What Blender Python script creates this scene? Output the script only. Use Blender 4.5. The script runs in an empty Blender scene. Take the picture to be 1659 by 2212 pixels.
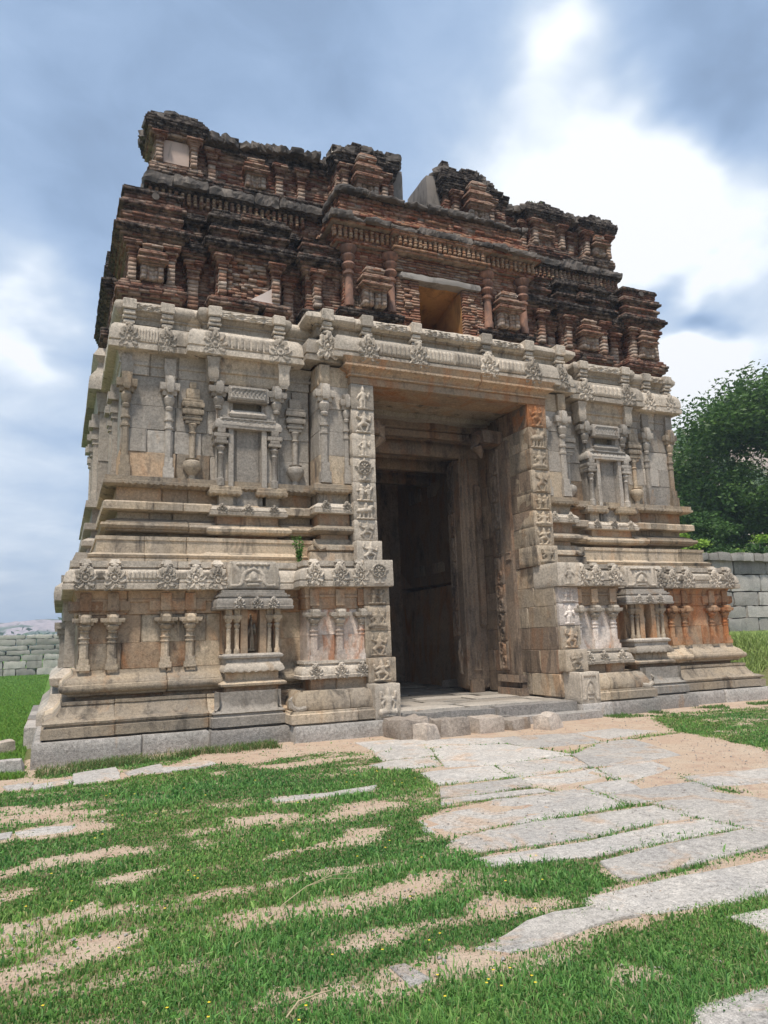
import bpy, math, random
import numpy as np
from mathutils import Matrix, Vector
R_=random.Random(7)
rng=np.random.default_rng(11)
sc=bpy.context.scene
COL=sc.collection
M=7.3   # axis of symmetry of the gateway (x)

# ---------------------------------------------------------------- camera
Rw=np.array([[.917,.039,.398],[-.399,.167,.902],[-.032,-.985,.169]])
def _n(v): return v/np.linalg.norm(v)
fx,fy,f0=829.5,1106.,1597.
_X=_n(np.array([4507-fx,1262-fy,f0])); _Y=_n(np.array([131-fx,1402-fy,f0])); _Y=_n(_Y-_X*(_X@_Y)); _Z=np.cross(_X,_Y)
if _Z[1]>0: _Z=-_Z
Rw=np.array([_X,_Y,_Z])
cam=bpy.data.cameras.new('camera'); camo=bpy.data.objects.new('camera',cam); COL.objects.link(camo)
cm=Matrix.Identity(4)
for i in range(3):
    cm[i][0]=Rw[i][0]; cm[i][1]=-Rw[i][1]; cm[i][2]=-Rw[i][2]
cm[0][3],cm[1][3],cm[2][3]=0,0,1.6
camo.matrix_world=cm
cam.sensor_fit='VERTICAL'; cam.sensor_height=36; cam.lens=f0/2212*36; cam.clip_end=3000; cam.clip_start=.05
sc.camera=camo

# ---------------------------------------------------------------- world + sun
SUN_EL=math.radians(66); SUN_AZ=math.radians(215)  # compass-like: direction the sun stands in, measured from +Y clockwise
world=bpy.data.worlds.new('World'); sc.world=world; world.use_nodes=True
def build_world():
    nt=world.node_tree; N=nt.nodes; L=nt.links; N.clear()
    out=N.new('ShaderNodeOutputWorld')
    sky=N.new('ShaderNodeTexSky'); sky.sky_type='NISHITA'; sky.sun_disc=False
    sky.sun_elevation=SUN_EL; sky.sun_rotation=SUN_AZ; sky.air_density=1.0; sky.dust_density=.6; sky.ozone_density=2.0
    b1=N.new('ShaderNodeBackground'); b1.inputs[1].default_value=.10; L.new(sky.outputs[0],b1.inputs[0])
    tc=N.new('ShaderNodeTexCoord')
    # clouds laid out on a flat deck: direction / (z+k)
    sep=N.new('ShaderNodeSeparateXYZ'); L.new(tc.outputs['Generated'],sep.inputs[0])
    def math_(op,a,b=None,clamp=False):
        m=N.new('ShaderNodeMath'); m.operation=op; m.use_clamp=clamp
        for i,v in enumerate((a,b)):
            if v is None: continue
            if isinstance(v,(int,float)): m.inputs[i].default_value=v
            else: L.new(v,m.inputs[i])
        return m.outputs[0]
    zz=math_('ADD',math_('MAXIMUM',sep.outputs[2],0.0),.28)
    cx=math_('DIVIDE',sep.outputs[0],zz); cy=math_('DIVIDE',sep.outputs[1],zz)
    cmb=N.new('ShaderNodeCombineXYZ'); L.new(cx,cmb.inputs[0]); L.new(cy,cmb.inputs[1])
    def noise(scale,detail,rough,dist=0.,loc=(0,0,0)):
        mp=N.new('ShaderNodeMapping'); mp.inputs[1].default_value=loc; L.new(cmb.outputs[0],mp.inputs[0])
        n=N.new('ShaderNodeTexNoise'); n.inputs['Scale'].default_value=scale; n.inputs['Detail'].default_value=detail; n.inputs['Roughness'].default_value=rough; n.inputs['Distortion'].default_value=dist
        L.new(mp.outputs[0],n.inputs[0]); return n.outputs[0]
    n1=noise(1.3,6,.5,.3,(3.1,1.7,0)); n2=noise(3.6,5,.5,.4,(9.,2.,0)); n3=noise(.7,3,.5,0,(5.,8.,0))
    # direction warped a little so that the bright areas have torn edges
    wn=N.new('ShaderNodeTexNoise'); wn.inputs['Scale'].default_value=2.6; wn.inputs['Detail'].default_value=4; L.new(cmb.outputs[0],wn.inputs[0])
    sub=N.new('ShaderNodeVectorMath'); sub.operation='SUBTRACT'; L.new(wn.outputs['Color'],sub.inputs[0]); sub.inputs[1].default_value=(.5,.5,.5)
    scl=N.new('ShaderNodeVectorMath'); scl.operation='SCALE'; L.new(sub.outputs[0],scl.inputs[0]); scl.inputs['Scale'].default_value=.34
    add=N.new('ShaderNodeVectorMath'); add.operation='ADD'; L.new(tc.outputs['Generated'],add.inputs[0]); L.new(scl.outputs[0],add.inputs[1])
    nrm=N.new('ShaderNodeVectorMath'); nrm.operation='NORMALIZE'; L.new(add.outputs[0],nrm.inputs[0])
    def blob(d,k,a):
        v=Vector(d).normalized()
        dt=N.new('ShaderNodeVectorMath'); dt.operation='DOT_PRODUCT'; L.new(nrm.outputs[0],dt.inputs[0]); dt.inputs[1].default_value=v
        p=math_('POWER',math_('MAXIMUM',dt.outputs['Value'],0.0),k)
        return math_('MULTIPLY',p,a)
    acc=None
    BR=[((.485,.575,.66),900,.20),((.462,.615,.64),900,.22),((.44,.665,.60),900,.10),((.505,.668,.547),500,.28),((.60,.61,.52),260,.40),((.68,.565,.47),340,.40),((.56,.64,.52),500,.16),
        ((.727,.619,.297),500,.40),((.705,.66,.26),300,.30),((-.042,.919,.392),900,.26),((-.042,.968,.22),90,.10),((.86,.4,.2),12,.3),((-.3,.9,.1),14,.15),((-.6,-.5,.6),6,.2),
        ((.62,.50,.61),160,-.26),((.72,.585,.38),900,-.34),((.655,.63,.44),1500,-.20),((.058,.771,.635),40,-.08),((.25,.62,.74),60,-.06)]
    for d,k,a in BR:
        o=blob(d,k,a); acc=o if acc is None else math_('ADD',acc,o)
    n4=noise(9.,6,.62,.6,(2.,6.,0)); cl=math_('ADD',math_('ADD',math_('ADD',math_('MULTIPLY',n1,.50),math_('MULTIPLY',n2,.30)),math_('MULTIPLY',n3,.16)),math_('MULTIPLY',n4,.14))
    v=math_('ADD',math_('ADD',cl,acc),-.03)
    cr=N.new('ShaderNodeValToRGB'); L.new(v,cr.inputs[0])
    e=cr.color_ramp; e.interpolation='B_SPLINE'
    e.elements[0].position=.28; e.elements[0].color=(.20,.27,.40,1)
    e.elements[1].position=1.0; e.elements[1].color=(1.35,1.36,1.38,1)
    for p,c in ((.40,(.26,.375,.56,1)),(.50,(.36,.49,.70,1)),(.61,(.49,.61,.78,1)),(.76,(.82,.89,.97,1))):
        q=e.elements.new(p); q.color=c
    b2=N.new('ShaderNodeBackground'); L.new(cr.outputs[0],b2.inputs[0]); b2.inputs[1].default_value=.97
    mx=N.new('ShaderNodeMixShader'); mx.inputs[0].default_value=.90
    L.new(b1.outputs[0],mx.inputs[1]); L.new(b2.outputs[0],mx.inputs[2]); L.new(mx.outputs[0],out.inputs[0])
build_world()
sl=bpy.data.lights.new('sun','SUN'); sl.energy=3.8; sl.angle=math.radians(6); sl.color=(1,.93,.84)
so=bpy.data.objects.new('sun',sl); COL.objects.link(so)
sd=Vector((math.sin(SUN_AZ)*math.cos(SUN_EL),math.cos(SUN_AZ)*math.cos(SUN_EL),math.sin(SUN_EL)))
so.rotation_euler=(-sd).to_track_quat('-Z','Y').to_euler()
sc.view_settings.view_transform='Standard'; sc.view_settings.look='None'; sc.view_settings.gamma=1; sc.view_settings.exposure=.28
sc.view_settings.use_curve_mapping=False
try:
    sc.cycles.max_bounces=6; sc.cycles.diffuse_bounces=4; sc.cycles.transparent_max_bounces=4
except Exception: pass

# ---------------------------------------------------------------- noise
def vnoise(p):
    p=np.asarray(p,float); i=np.floor(p).astype(np.int64); f=p-i; f=f*f*(3-2*f)
    def h(a,b,c):
        n=(a*374761393+b*668265263+c*2147483647)&0xffffffff
        n=((n^(n>>13))*1274126177)&0xffffffff
        return ((n^(n>>16))&0xffff)/65535.
    x,y,z=i[...,0],i[...,1],i[...,2]; fx,fy,fz=f[...,0],f[...,1],f[...,2]
    l=lambda a,b,t:a+(b-a)*t
    return l(l(l(h(x,y,z),h(x+1,y,z),fx),l(h(x,y+1,z),h(x+1,y+1,z),fx),fy),l(l(h(x,y,z+1),h(x+1,y,z+1),fx),l(h(x,y+1,z+1),h(x+1,y+1,z+1),fx),fy),fz)*2-1
def fbm(p,o=3):
    s=0;a=1.;p=np.asarray(p,float)
    for k in range(o): s=s+a*vnoise(p*(2.03**k)+k*17.3); a*=.5
    return s/1.75
def lerp_table(t,x): 
    return np.interp(x,[a for a,b in t],[b for a,b in t])

# ---------------------------------------------------------------- materials
def nmat(name):
    m=bpy.data.materials.new(name); m.use_nodes=True; nt=m.node_tree; b=nt.nodes['Principled BSDF']; return m,nt,nt.nodes,nt.links,b
class NB:
    def __init__(s,nt): s.nt=nt;s.N=nt.nodes;s.L=nt.links
    def geo(s): 
        g=s.N.new('ShaderNodeNewGeometry'); return g.outputs['Position']
    def map(s,v,scale):
        m=s.N.new('ShaderNodeMapping'); m.inputs['Scale'].default_value=scale if isinstance(scale,tuple) else (scale,)*3; s.L.new(v,m.inputs[0]); return m.outputs[0]
    def noise(s,v,scale,detail=4,rough=.6,dist=0.,loc=None):
        n=s.N.new('ShaderNodeTexNoise'); n.inputs['Scale'].default_value=scale; n.inputs['Detail'].default_value=detail; n.inputs['Roughness'].default_value=rough; n.inputs['Distortion'].default_value=dist
        if loc:
            m=s.N.new('ShaderNodeMapping'); m.inputs['Location'].default_value=loc; s.L.new(v,m.inputs[0]); v=m.outputs[0]
        s.L.new(v,n.inputs[0]); return n.outputs[0]
    def ramp(s,v,pts):
        r=s.N.new('ShaderNodeValToRGB'); s.L.new(v,r.inputs[0]); e=r.color_ramp
        while len(e.elements)<len(pts): e.elements.new(.5)
        for q,(p,c) in zip(e.elements,pts): q.position=p; q.color=(c,c,c,1) if isinstance(c,(int,float)) else tuple(c)+(1,)
        return r.outputs[0]
    def mix(s,f,a,b,mode='MIX'):
        m=s.N.new('ShaderNodeMix'); m.data_type='RGBA'; m.blend_type=mode
        for i,v in ((0,f),(6,a),(7,b)):
            if isinstance(v,(int,float)): m.inputs[i].default_value=v if i==0 else (v,v,v,1)
            elif isinstance(v,tuple): m.inputs[i].default_value=v+(1,) if len(v)==3 else v
            else: s.L.new(v,m.inputs[i])
        return m.outputs[2]
    def math(s,op,a,b=0.,clamp=False):
        m=s.N.new('ShaderNodeMath'); m.operation=op; m.use_clamp=clamp
        for i,v in enumerate((a,b)):
            if isinstance(v,(int,float)): m.inputs[i].default_value=v
            else: s.L.new(v,m.inputs[i])
        return m.outputs[0]
    def bump(s,h,strength,dist,prev=None):
        b=s.N.new('ShaderNodeBump'); b.inputs['Strength'].default_value=strength; b.inputs['Distance'].default_value=dist; s.L.new(h,b.inputs['Height'])
        if prev is not None: s.L.new(prev,b.inputs['Normal'])
        return b.outputs[0]
def stone_mat(name,base,alt,stain,stain_lo=.55,stain_hi=.75,dark=(.10,.085,.07),dark_lo=.55,dark_hi=.72,dark_amt=.68,spk=.42,obj_var=.34,bump=.6,streak=.5,rough=.9):
    m,nt,N,L,b=nmat(name); q=NB(nt); P=q.geo()
    n1=q.noise(P,.9,4,.6,.5); c=q.mix(q.ramp(n1,[(.38,0.),(.62,1.)]),base,alt)
    oi=N.new('ShaderNodeObjectInfo')
    rnd=oi.outputs['Random']
    sh=N.new('ShaderNodeCombineXYZ'); L.new(q.math('MULTIPLY',rnd,3.0),sh.inputs[0]); L.new(q.math('MULTIPLY',rnd,5.0),sh.inputs[2])
    va=N.new('ShaderNodeVectorMath'); va.operation='ADD'; L.new(P,va.inputs[0]); L.new(sh.outputs[0],va.inputs[1]); PV=va.outputs[0]
    sm=q.map(PV,(1.,1.,.35)); n2=q.noise(sm,1.9,6,.62,.9)
    c=q.mix(q.math('MULTIPLY',q.ramp(n2,[(stain_lo,0.),(stain_hi,1.)]),.85),c,stain)
    n3=q.noise(q.map(P,(1.3,1.3,.4)),2.7,7,.68,.5,(4,9,2))
    c=q.mix(q.math('MULTIPLY',q.ramp(n3,[(dark_lo,0.),(dark_hi,1.)]),dark_amt),c,dark)
    # pale rain-washed lime streaks
    n6=q.noise(q.map(P,(2.2,2.2,.5)),2.1,5,.6,.3,(14,3,8))
    c=q.mix(q.math('MULTIPLY',q.ramp(n6,[(.58,0.),(.72,1.)]),streak),c,tuple(min(.8,x*1.35+.02) for x in base))
    n8=q.noise(PV,8.5,5,.75,.2); c=q.mix(q.math('MULTIPLY',q.ramp(n8,[(.58,0.),(.66,1.)]),.45),c,tuple(x*.42 for x in base))
    n4=q.noise(P,95,3,.7); c=q.mix(1.,c,q.ramp(n4,[(.3,1-spk),(.5,1.0),(.72,1+spk*.6)]),'MULTIPLY')
    n7=q.noise(P,22,4,.7); c=q.mix(1.,c,q.ramp(n7,[(.3,1-spk*.7),(.6,1.08)]),'MULTIPLY')
    c=q.mix(1.,c,q.ramp(rnd,[(0.,1-obj_var),(1.,1+obj_var*.6)]),'MULTIPLY')
    L.new(c,b.inputs['Base Color']); b.inputs['Roughness'].default_value=rough; b.inputs['Specular IOR Level'].default_value=.2
    h1=q.noise(P,9,7,.75); h2=q.noise(P,60,5,.7)
    nb=q.bump(h1,bump,.035); nb=q.bump(h2,bump*.9,.006,nb); L.new(nb,b.inputs['Normal'])
    return m
ST=dict(base=(.46,.375,.285),alt=(.37,.325,.27),stain=(.40,.225,.115))
m_gran=stone_mat('granite_weathered',(.49,.39,.275),(.40,.335,.26),(.44,.27,.15),stain_lo=.54,stain_hi=.72,dark_amt=.85,dark_lo=.52,dark_hi=.68)
m_warm=stone_mat('granite_warm',(.47,.325,.205),(.38,.29,.205),(.42,.19,.08),stain_lo=.48,stain_hi=.68,dark_amt=.75,dark_lo=.56)
m_pale=stone_mat('granite_pale',(.57,.49,.395),(.47,.41,.335),(.43,.31,.20),stain_lo=.6,dark_amt=.8,dark_lo=.55)
m_plinth=stone_mat('granite_plinth',(.43,.39,.35),(.36,.335,.30),(.42,.28,.18),stain_lo=.66,dark_amt=.5,spk=.55,bump=.8)
m_rust=stone_mat('granite_rust',(.45,.26,.14),(.40,.28,.19),(.45,.17,.06),stain_lo=.46,stain_hi=.62,dark_amt=.7)
m_wash=stone_mat('granite_limewashed',(.60,.48,.39),(.70,.62,.55),(.50,.24,.13),stain_lo=.56,stain_hi=.66,dark_amt=.6,dark_lo=.6)
m_grey=stone_mat('granite_grey',(.46,.405,.34),(.38,.345,.30),(.43,.29,.18),stain_lo=.60,dark_amt=.55)
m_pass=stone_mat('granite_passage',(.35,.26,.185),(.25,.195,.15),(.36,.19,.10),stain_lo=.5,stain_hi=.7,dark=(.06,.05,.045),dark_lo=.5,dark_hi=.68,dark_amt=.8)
m_wall=stone_mat('granite_field_wall',(.46,.425,.375),(.38,.36,.325),(.38,.31,.24),stain_lo=.66,spk=.3,obj_var=.35,dark_amt=.45)
m_slab=stone_mat('granite_paving',(.58,.53,.47),(.48,.445,.405),(.56,.42,.31),stain_lo=.53,stain_hi=.64,dark_amt=.3,dark_lo=.66,spk=.5,obj_var=.15,bump=.9,streak=.5)
m_rock=stone_mat('granite_rough',(.60,.50,.41),(.50,.43,.36),(.42,.28,.17),dark_amt=.5,spk=.45,bump=1.0)

def brick_mat():
    m,nt,N,L,b=nmat('weathered_brick'); q=NB(nt); P=q.geo()
    at=N.new('ShaderNodeAttribute'); at.attribute_name='tint'; at2=N.new('ShaderNodeAttribute'); at2.attribute_name='crust'
    c=q.mix(1.,at.outputs['Color'],(.73,.78,.80),'MULTIPLY')
    n1=q.noise(P,14,5,.7); c=q.mix(1.,c,q.ramp(n1,[(.3,.55),(.7,1.25)]),'MULTIPLY')
    n2=q.noise(P,2.3,6,.7,.6); # lime plaster film left on the bricks
    c=q.mix(q.math('MULTIPLY',q.ramp(n2,[(.50,0.),(.62,1.)]),.55),c,(.40,.29,.22))
    n3=q.noise(P,4.2,8,.78,.5,(7,1,3))
    k=q.math('ADD',q.math('MULTIPLY',at2.outputs['Fac'],1.1),q.math('MULTIPLY',q.math('ADD',n3,-.5),1.5))
    kk=q.ramp(k,[(.40,0.),(.70,1.)])
    lich=q.mix(q.ramp(q.noise(P,9,5,.7),[(.45,0.),(.66,1.)]),(.024,.019,.017),(.15,.125,.105))
    c=q.mix(kk,c,lich)
    L.new(c,b.inputs['Base Color']); b.inputs['Roughness'].default_value=.95; b.inputs['Specular IOR Level'].default_value=.1
    nb=q.bump(q.noise(P,24,5,.7),.7,.02); nb=q.bump(q.noise(P,90,4,.7),.6,.005,nb); L.new(nb,b.inputs['Normal'])
    return m
m_brick=brick_mat()
def plaster_mat(name,c1,c2,dirt,lo=.55,hi=.7):
    m,nt,N,L,b=nmat(name); q=NB(nt); P=q.geo()
    c=q.mix(q.ramp(q.noise(P,1.6,5,.6,.4),[(.35,0.),(.65,1.)]),c1,c2)
    c=q.mix(q.math('MULTIPLY',q.ramp(q.noise(q.map(P,(1,1,.4)),2.6,6,.7,.4,(3,3,3)),[(lo,0.),(hi,1.)]),.8),c,dirt)
    L.new(c,b.inputs['Base Color']); b.inputs['Roughness'].default_value=.9
    L.new(q.bump(q.noise(P,18,5,.7),.35,.01),b.inputs['Normal']); return m
m_plaster=plaster_mat('old_lime_plaster',(.52,.40,.33),(.44,.34,.29),(.20,.17,.15))
m_ochre=plaster_mat('ochre_plaster',(.50,.27,.09),(.38,.18,.06),(.16,.08,.035),.5,.66)
m_crust=plaster_mat('blackened_slab',(.15,.125,.105),(.035,.03,.026),(.24,.20,.165),.54,.64)

# ---------------------------------------------------------------- object helpers
def tag(o,label=None,cat=None,group=None,kind=None):
    if label: o['label']=label
    if cat: o['category']=cat
    if group: o['group']=group
    if kind: o['kind']=kind
    return o
def empty(name,loc,label=None,cat=None,group=None,kind=None):
    o=bpy.data.objects.new(name,None); COL.objects.link(o); o.location=loc; o.empty_display_size=.3
    o['_w']=tuple(loc); return tag(o,label,cat,group,kind)
def worldloc(o):
    v=Vector(o.location)
    while o.parent: o=o.parent; v+=Vector(o.location)
    return v
def mkobj(name,verts,faces,mat,parent=None,smooth=True,attrs=None,auto=40):
    V=np.asarray(verts,float); c=(V.min(0)+V.max(0))/2
    if parent is None: c[2]=V[:,2].min()
    me=bpy.data.meshes.new(name)
    if isinstance(faces,np.ndarray):
        n=len(faces); me.vertices.add(len(V)); me.vertices.foreach_set('co',(V-c).astype(np.float32).ravel())
        k=faces.shape[1]
        me.loops.add(n*k); me.loops.foreach_set('vertex_index',faces.astype(np.int32).ravel())
        me.polygons.add(n); me.polygons.foreach_set('loop_start',(np.arange(n)*k).astype(np.int32)); me.polygons.foreach_set('loop_total',np.full(n,k,np.int32))
        me.update(calc_edges=True); me.validate()
    else:
        me.from_pydata((V-c).tolist(),[],faces); me.update()
    if attrs:
        for an,(ty,data) in attrs.items():
            a=me.attributes.new(an,ty,'POINT')
            if ty=='FLOAT_COLOR': a.data.foreach_set('color',np.asarray(data,np.float32).ravel())
            else: a.data.foreach_set('value',np.asarray(data,np.float32).ravel())
    me.materials.append(mat)
    if smooth:
        me.polygons.foreach_set('use_smooth',np.ones(len(me.polygons),bool))
        try: me.set_sharp_from_angle(angle=math.radians(auto))
        except Exception: pass
    o=bpy.data.objects.new(name,me); COL.objects.link(o)
    if parent is not None: o.parent=parent; o.location=Vector(c)-worldloc(parent)
    else: o.location=Vector(c)
    return o
class Acc:
    """collects quads/ngons of several shapes that form ONE part"""
    def __init__(s): s.v=[];s.f=[];s.n=0
    def add(s,V,F):
        s.v.append(np.asarray(V,float)); s.f+= [tuple(i+s.n for i in f) for f in F]; s.n+=len(V)
    def build(s,name,mat,parent=None,smooth=True,auto=40): return mkobj(name,np.concatenate(s.v),s.f,mat,parent,smooth,auto=auto)

def refine(prof,dz):
    out=[prof[0]]
    for a,b in zip(prof[:-1],prof[1:]):
        d=math.hypot(a[0]-b[0],a[1]-b[1]); n=max(1,int(math.ceil(d/dz)))
        for k in range(1,n+1):
            t=k/n; md=b[2] if len(b)>2 else None
            p=(a[0]+(b[0]-a[0])*t,a[1]+(b[1]-a[1])*t)
            out.append(p+((md,) if (md and k==n) else ()))
    return out
def sweep(path,prof,ds=.12,dz=.13,inn=.12,chamf=.022,jit=.006,seed=0.,nf=4.5):
    """extrude a moulding profile [(out,z[,mod])] along a plan path; outward is on the right-hand side of travel"""
    prof=refine(prof,dz)
    P=[np.array(p,float) for p in path]
    seg=[P[i+1]-P[i] for i in range(len(P)-1)]; ln=[np.linalg.norm(s) for s in seg]; d=[s/l for s,l in zip(seg,ln)]
    nr=[np.array([v[1],-v[0]]) for v in d]
    st=[] # (pos2, normal2, s, endflag)
    s0=0.
    for i in range(len(seg)):
        n=max(1,int(math.ceil(ln[i]/ds)))
        for k in range(n+1):
            if k==n and i<len(seg)-1: continue
            t=k/n; pos=P[i]+seg[i]*t; nn=nr[i]
            if k==0 and i>0:
                nn=(nr[i-1]+nr[i])/(1+nr[i-1]@nr[i])
            st.append([pos,nn,s0+ln[i]*t,0.])
        s0+=ln[i]
    if chamf>0:
        c=min(chamf,ln[0]*.3); a=[P[0]+d[0]*c,nr[0],c,0.]
        e=[P[-1]-d[-1]*c,nr[-1],s0-c,0.]
        st[0][0]=P[0]+d[0]*.002; st[-1][0]=P[-1]-d[-1]*.002
        st[0][3]=chamf; st[-1][3]=chamf; st.insert(1,a); st.insert(-1,e)
    z0,z1=prof[0][1],prof[-1][1]
    pr=[(-inn,z0)]+list(prof)+[(-inn,z1)]
    ns,npf=len(st),len(pr)
    V=np.zeros((ns,npf,3))
    for i,(pos,nn,s,cf) in enumerate(st):
        for j,p in enumerate(pr):
            o=p[0]; z=p[1]
            if len(p)>2 and p[2]:
                kd,am,pe=p[2]
                if kd=='o': o+=am*abs(math.sin(math.pi*s/pe))
                else: z+=am*abs(math.sin(math.pi*s/pe))
            if j not in (0,npf-1): o-=cf
            q=pos+nn*o; V[i,j]=(q[0],q[1],z)
    if jit>0:
        W=V.reshape(-1,3)
        dn=fbm(W*nf+seed,3)*jit; dzv=fbm(W*nf*.8+31.7+seed,2)*jit*.6
        nn=np.repeat(np.array([x[1] for x in st]),npf,axis=0)
        W[:,0]+=nn[:,0]*dn; W[:,1]+=nn[:,1]*dn; W[:,2]+=dzv
        V=W.reshape(ns,npf,3)
    F=[]
    for i in range(ns-1):
        for j in range(npf-1):
            a=i*npf+j; F.append((a,a+npf,a+npf+1,a+1))
        F.append((i*npf+npf-1,(i+1)*npf+npf-1,(i+1)*npf,i*npf))
    F.append(tuple(range(npf))); F.append(tuple((ns-1)*npf+j for j in reversed(range(npf))))
    return V.reshape(-1,3),F
def cutpath(path,cuts):
    """split a plan path at arc lengths"""
    P=[np.array(p,float) for p in path]; ln=[np.linalg.norm(P[i+1]-P[i]) for i in range(len(P)-1)]
    tot=sum(ln); cs=[0]+sorted(c for c in cuts if .05<c<tot-.05)+[tot]; out=[]
    acc=np.concatenate([[0],np.cumsum(ln)])
    def at(s):
        i=min(len(ln)-1,int(np.searchsorted(acc,s,'right'))-1); return P[i]+(P[i+1]-P[i])*((s-acc[i])/ln[i])
    for a,b in zip(cs[:-1],cs[1:]):
        q=[at(a)]+[P[i] for i in range(1,len(P)-1) if a+1e-3<acc[i]<b-1e-3]+[at(b)]
        out.append(q)
    return out
_sd=[0.]
def course(name,path,prof,mat,parent,cuts=(),**kw):
    res=[]
    for q in cutpath(path,cuts):
        _sd[0]+=1.7
        V,F=sweep(q,prof,seed=_sd[0],**kw)
        # every stone sits a few millimetres out of line
        o=mkobj(name,V,F,mat,parent); o.location.y+=R_.uniform(-.010,.010); o.location.x+=R_.uniform(-.003,.003); o.location.z+=R_.uniform(-.003,.003); o.rotation_euler=(R_.uniform(-.004,.004),R_.uniform(-.003,.003),R_.uniform(-.004,.004))
        res.append(o)
    return res
def bay(name,x0,x1,yf,yb,prof,mat,parent,cx=(),side_cuts=True,ybl=None,**kw):
    """a course around three sides of a projecting bay; cx: joints on the front, given as x"""
    if x0>x1: x0,x1=x1,x0
    yl=ybl if ybl is not None else yb
    path=[(x0,yl),(x0,yf),(x1,yf),(x1,yb)]; L0=abs(yl-yf)
    cuts=[L0+(c-x0) for c in cx if x0+.04<c<x1-.04]
    if side_cuts:
        for k in range(1,int(L0/1.1)): cuts.append(L0-k*1.1)
        for k in range(1,int((yb-yf)/1.1)): cuts.append(L0+(x1-x0)+k*1.1)
    return course(name,path,prof,mat,parent,cuts,**kw)
def tube(pts,rad,n=8):
    """skinned polyline"""
    P=[Vector(p) for p in pts]; V=[];F=[]
    for i,p in enumerate(P):
        t=(P[min(i+1,len(P)-1)]-P[max(i-1,0)]).normalized()
        u=t.cross(Vector((.31,.2,.93)));u=u.normalized() if u.length>.01 else Vector((1,0,0)); w=t.cross(u).normalized()
        for k in range(n):
            a=2*math.pi*k/n; V.append(tuple(p+(u*math.cos(a)+w*math.sin(a))*rad[i]))
    for i in range(len(P)-1):
        for k in range(n):
            a=i*n+k;b=i*n+(k+1)%n; F.append((a,b,b+n,a+n))
    F.append(tuple(reversed(range(n)))); F.append(tuple((len(P)-1)*n+k for k in range(n)))
    return V,F
def lathe(cx,cy,prof,n=12,a0=0,a1=2*math.pi,sq=0.):
    V=[];F=[]; full=abs(a1-a0-2*math.pi)<1e-3; m=n if full else n+1
    for r,z in prof:
        for k in range(m):
            a=a0+(a1-a0)*k/n; rr=r
            V.append((cx+math.cos(a)*rr,cy+math.sin(a)*rr,z))
    for i in range(len(prof)-1):
        for k in range(n):
            b=(k+1)%m; F.append((i*m+k,i*m+b,(i+1)*m+b,(i+1)*m+k))
    F.append(tuple(reversed(range(m)))); F.append(tuple((len(prof)-1)*m+k for k in range(m)))
    return V,F
def roughbox(x0,x1,y0,y1,z0,z1,n=(4,3,3),jit=.02,seed=0.,taper=0.,rot=0.,nf=3.1):
    """hewn block: subdivided box, edges worn by noise"""
    nx,ny,nz=n; idx={};V=[];F=[]
    def vid(i,j,k):
        if (i,j,k) not in idx:
            idx[(i,j,k)]=len(V); V.append([i/nx,j/ny,k/nz])
        return idx[(i,j,k)]
    for i in range(nx):
        for j in range(ny):
            F.append((vid(i,j,0),vid(i,j+1,0),vid(i+1,j+1,0),vid(i+1,j,0))); F.append((vid(i,j,nz),vid(i+1,j,nz),vid(i+1,j+1,nz),vid(i,j+1,nz)))
    for i in range(nx):
        for k in range(nz):
            F.append((vid(i,0,k),vid(i+1,0,k),vid(i+1,0,k+1),vid(i,0,k+1))); F.append((vid(i,ny,k),vid(i,ny,k+1),vid(i+1,ny,k+1),vid(i+1,ny,k)))
    for j in range(ny):
        for k in range(nz):
            F.append((vid(0,j,k),vid(0,j,k+1),vid(0,j+1,k+1),vid(0,j+1,k))); F.append((vid(nx,j,k),vid(nx,j+1,k),vid(nx,j+1,k+1),vid(nx,j,k+1)))
    U=np.array(V,float); S=np.array([x1-x0,y1-y0,z1-z0]); c=np.array([(x0+x1)/2,(y0+y1)/2,(z0+z1)/2])
    W=(U-.5)*S
    ex=(np.abs(U-.5)>.499).sum(1)
    W*= (1-np.where(ex>=2,.02*ex,0))[:,None]
    if taper: W[:,0]*=1-taper*U[:,2]; W[:,1]*=1-taper*U[:,2]
    W+=c
    D=np.stack([fbm(W*nf+seed),fbm(W*nf+seed+50),fbm(W*nf+seed+90)],1)*jit
    W+=D
    if rot:
        co,si=math.cos(rot),math.sin(rot); q=W[:,:2]-c[:2]; W[:,0]=c[0]+q[:,0]*co-q[:,1]*si; W[:,1]=c[1]+q[:,0]*si+q[:,1]*co
    return W,F

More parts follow.
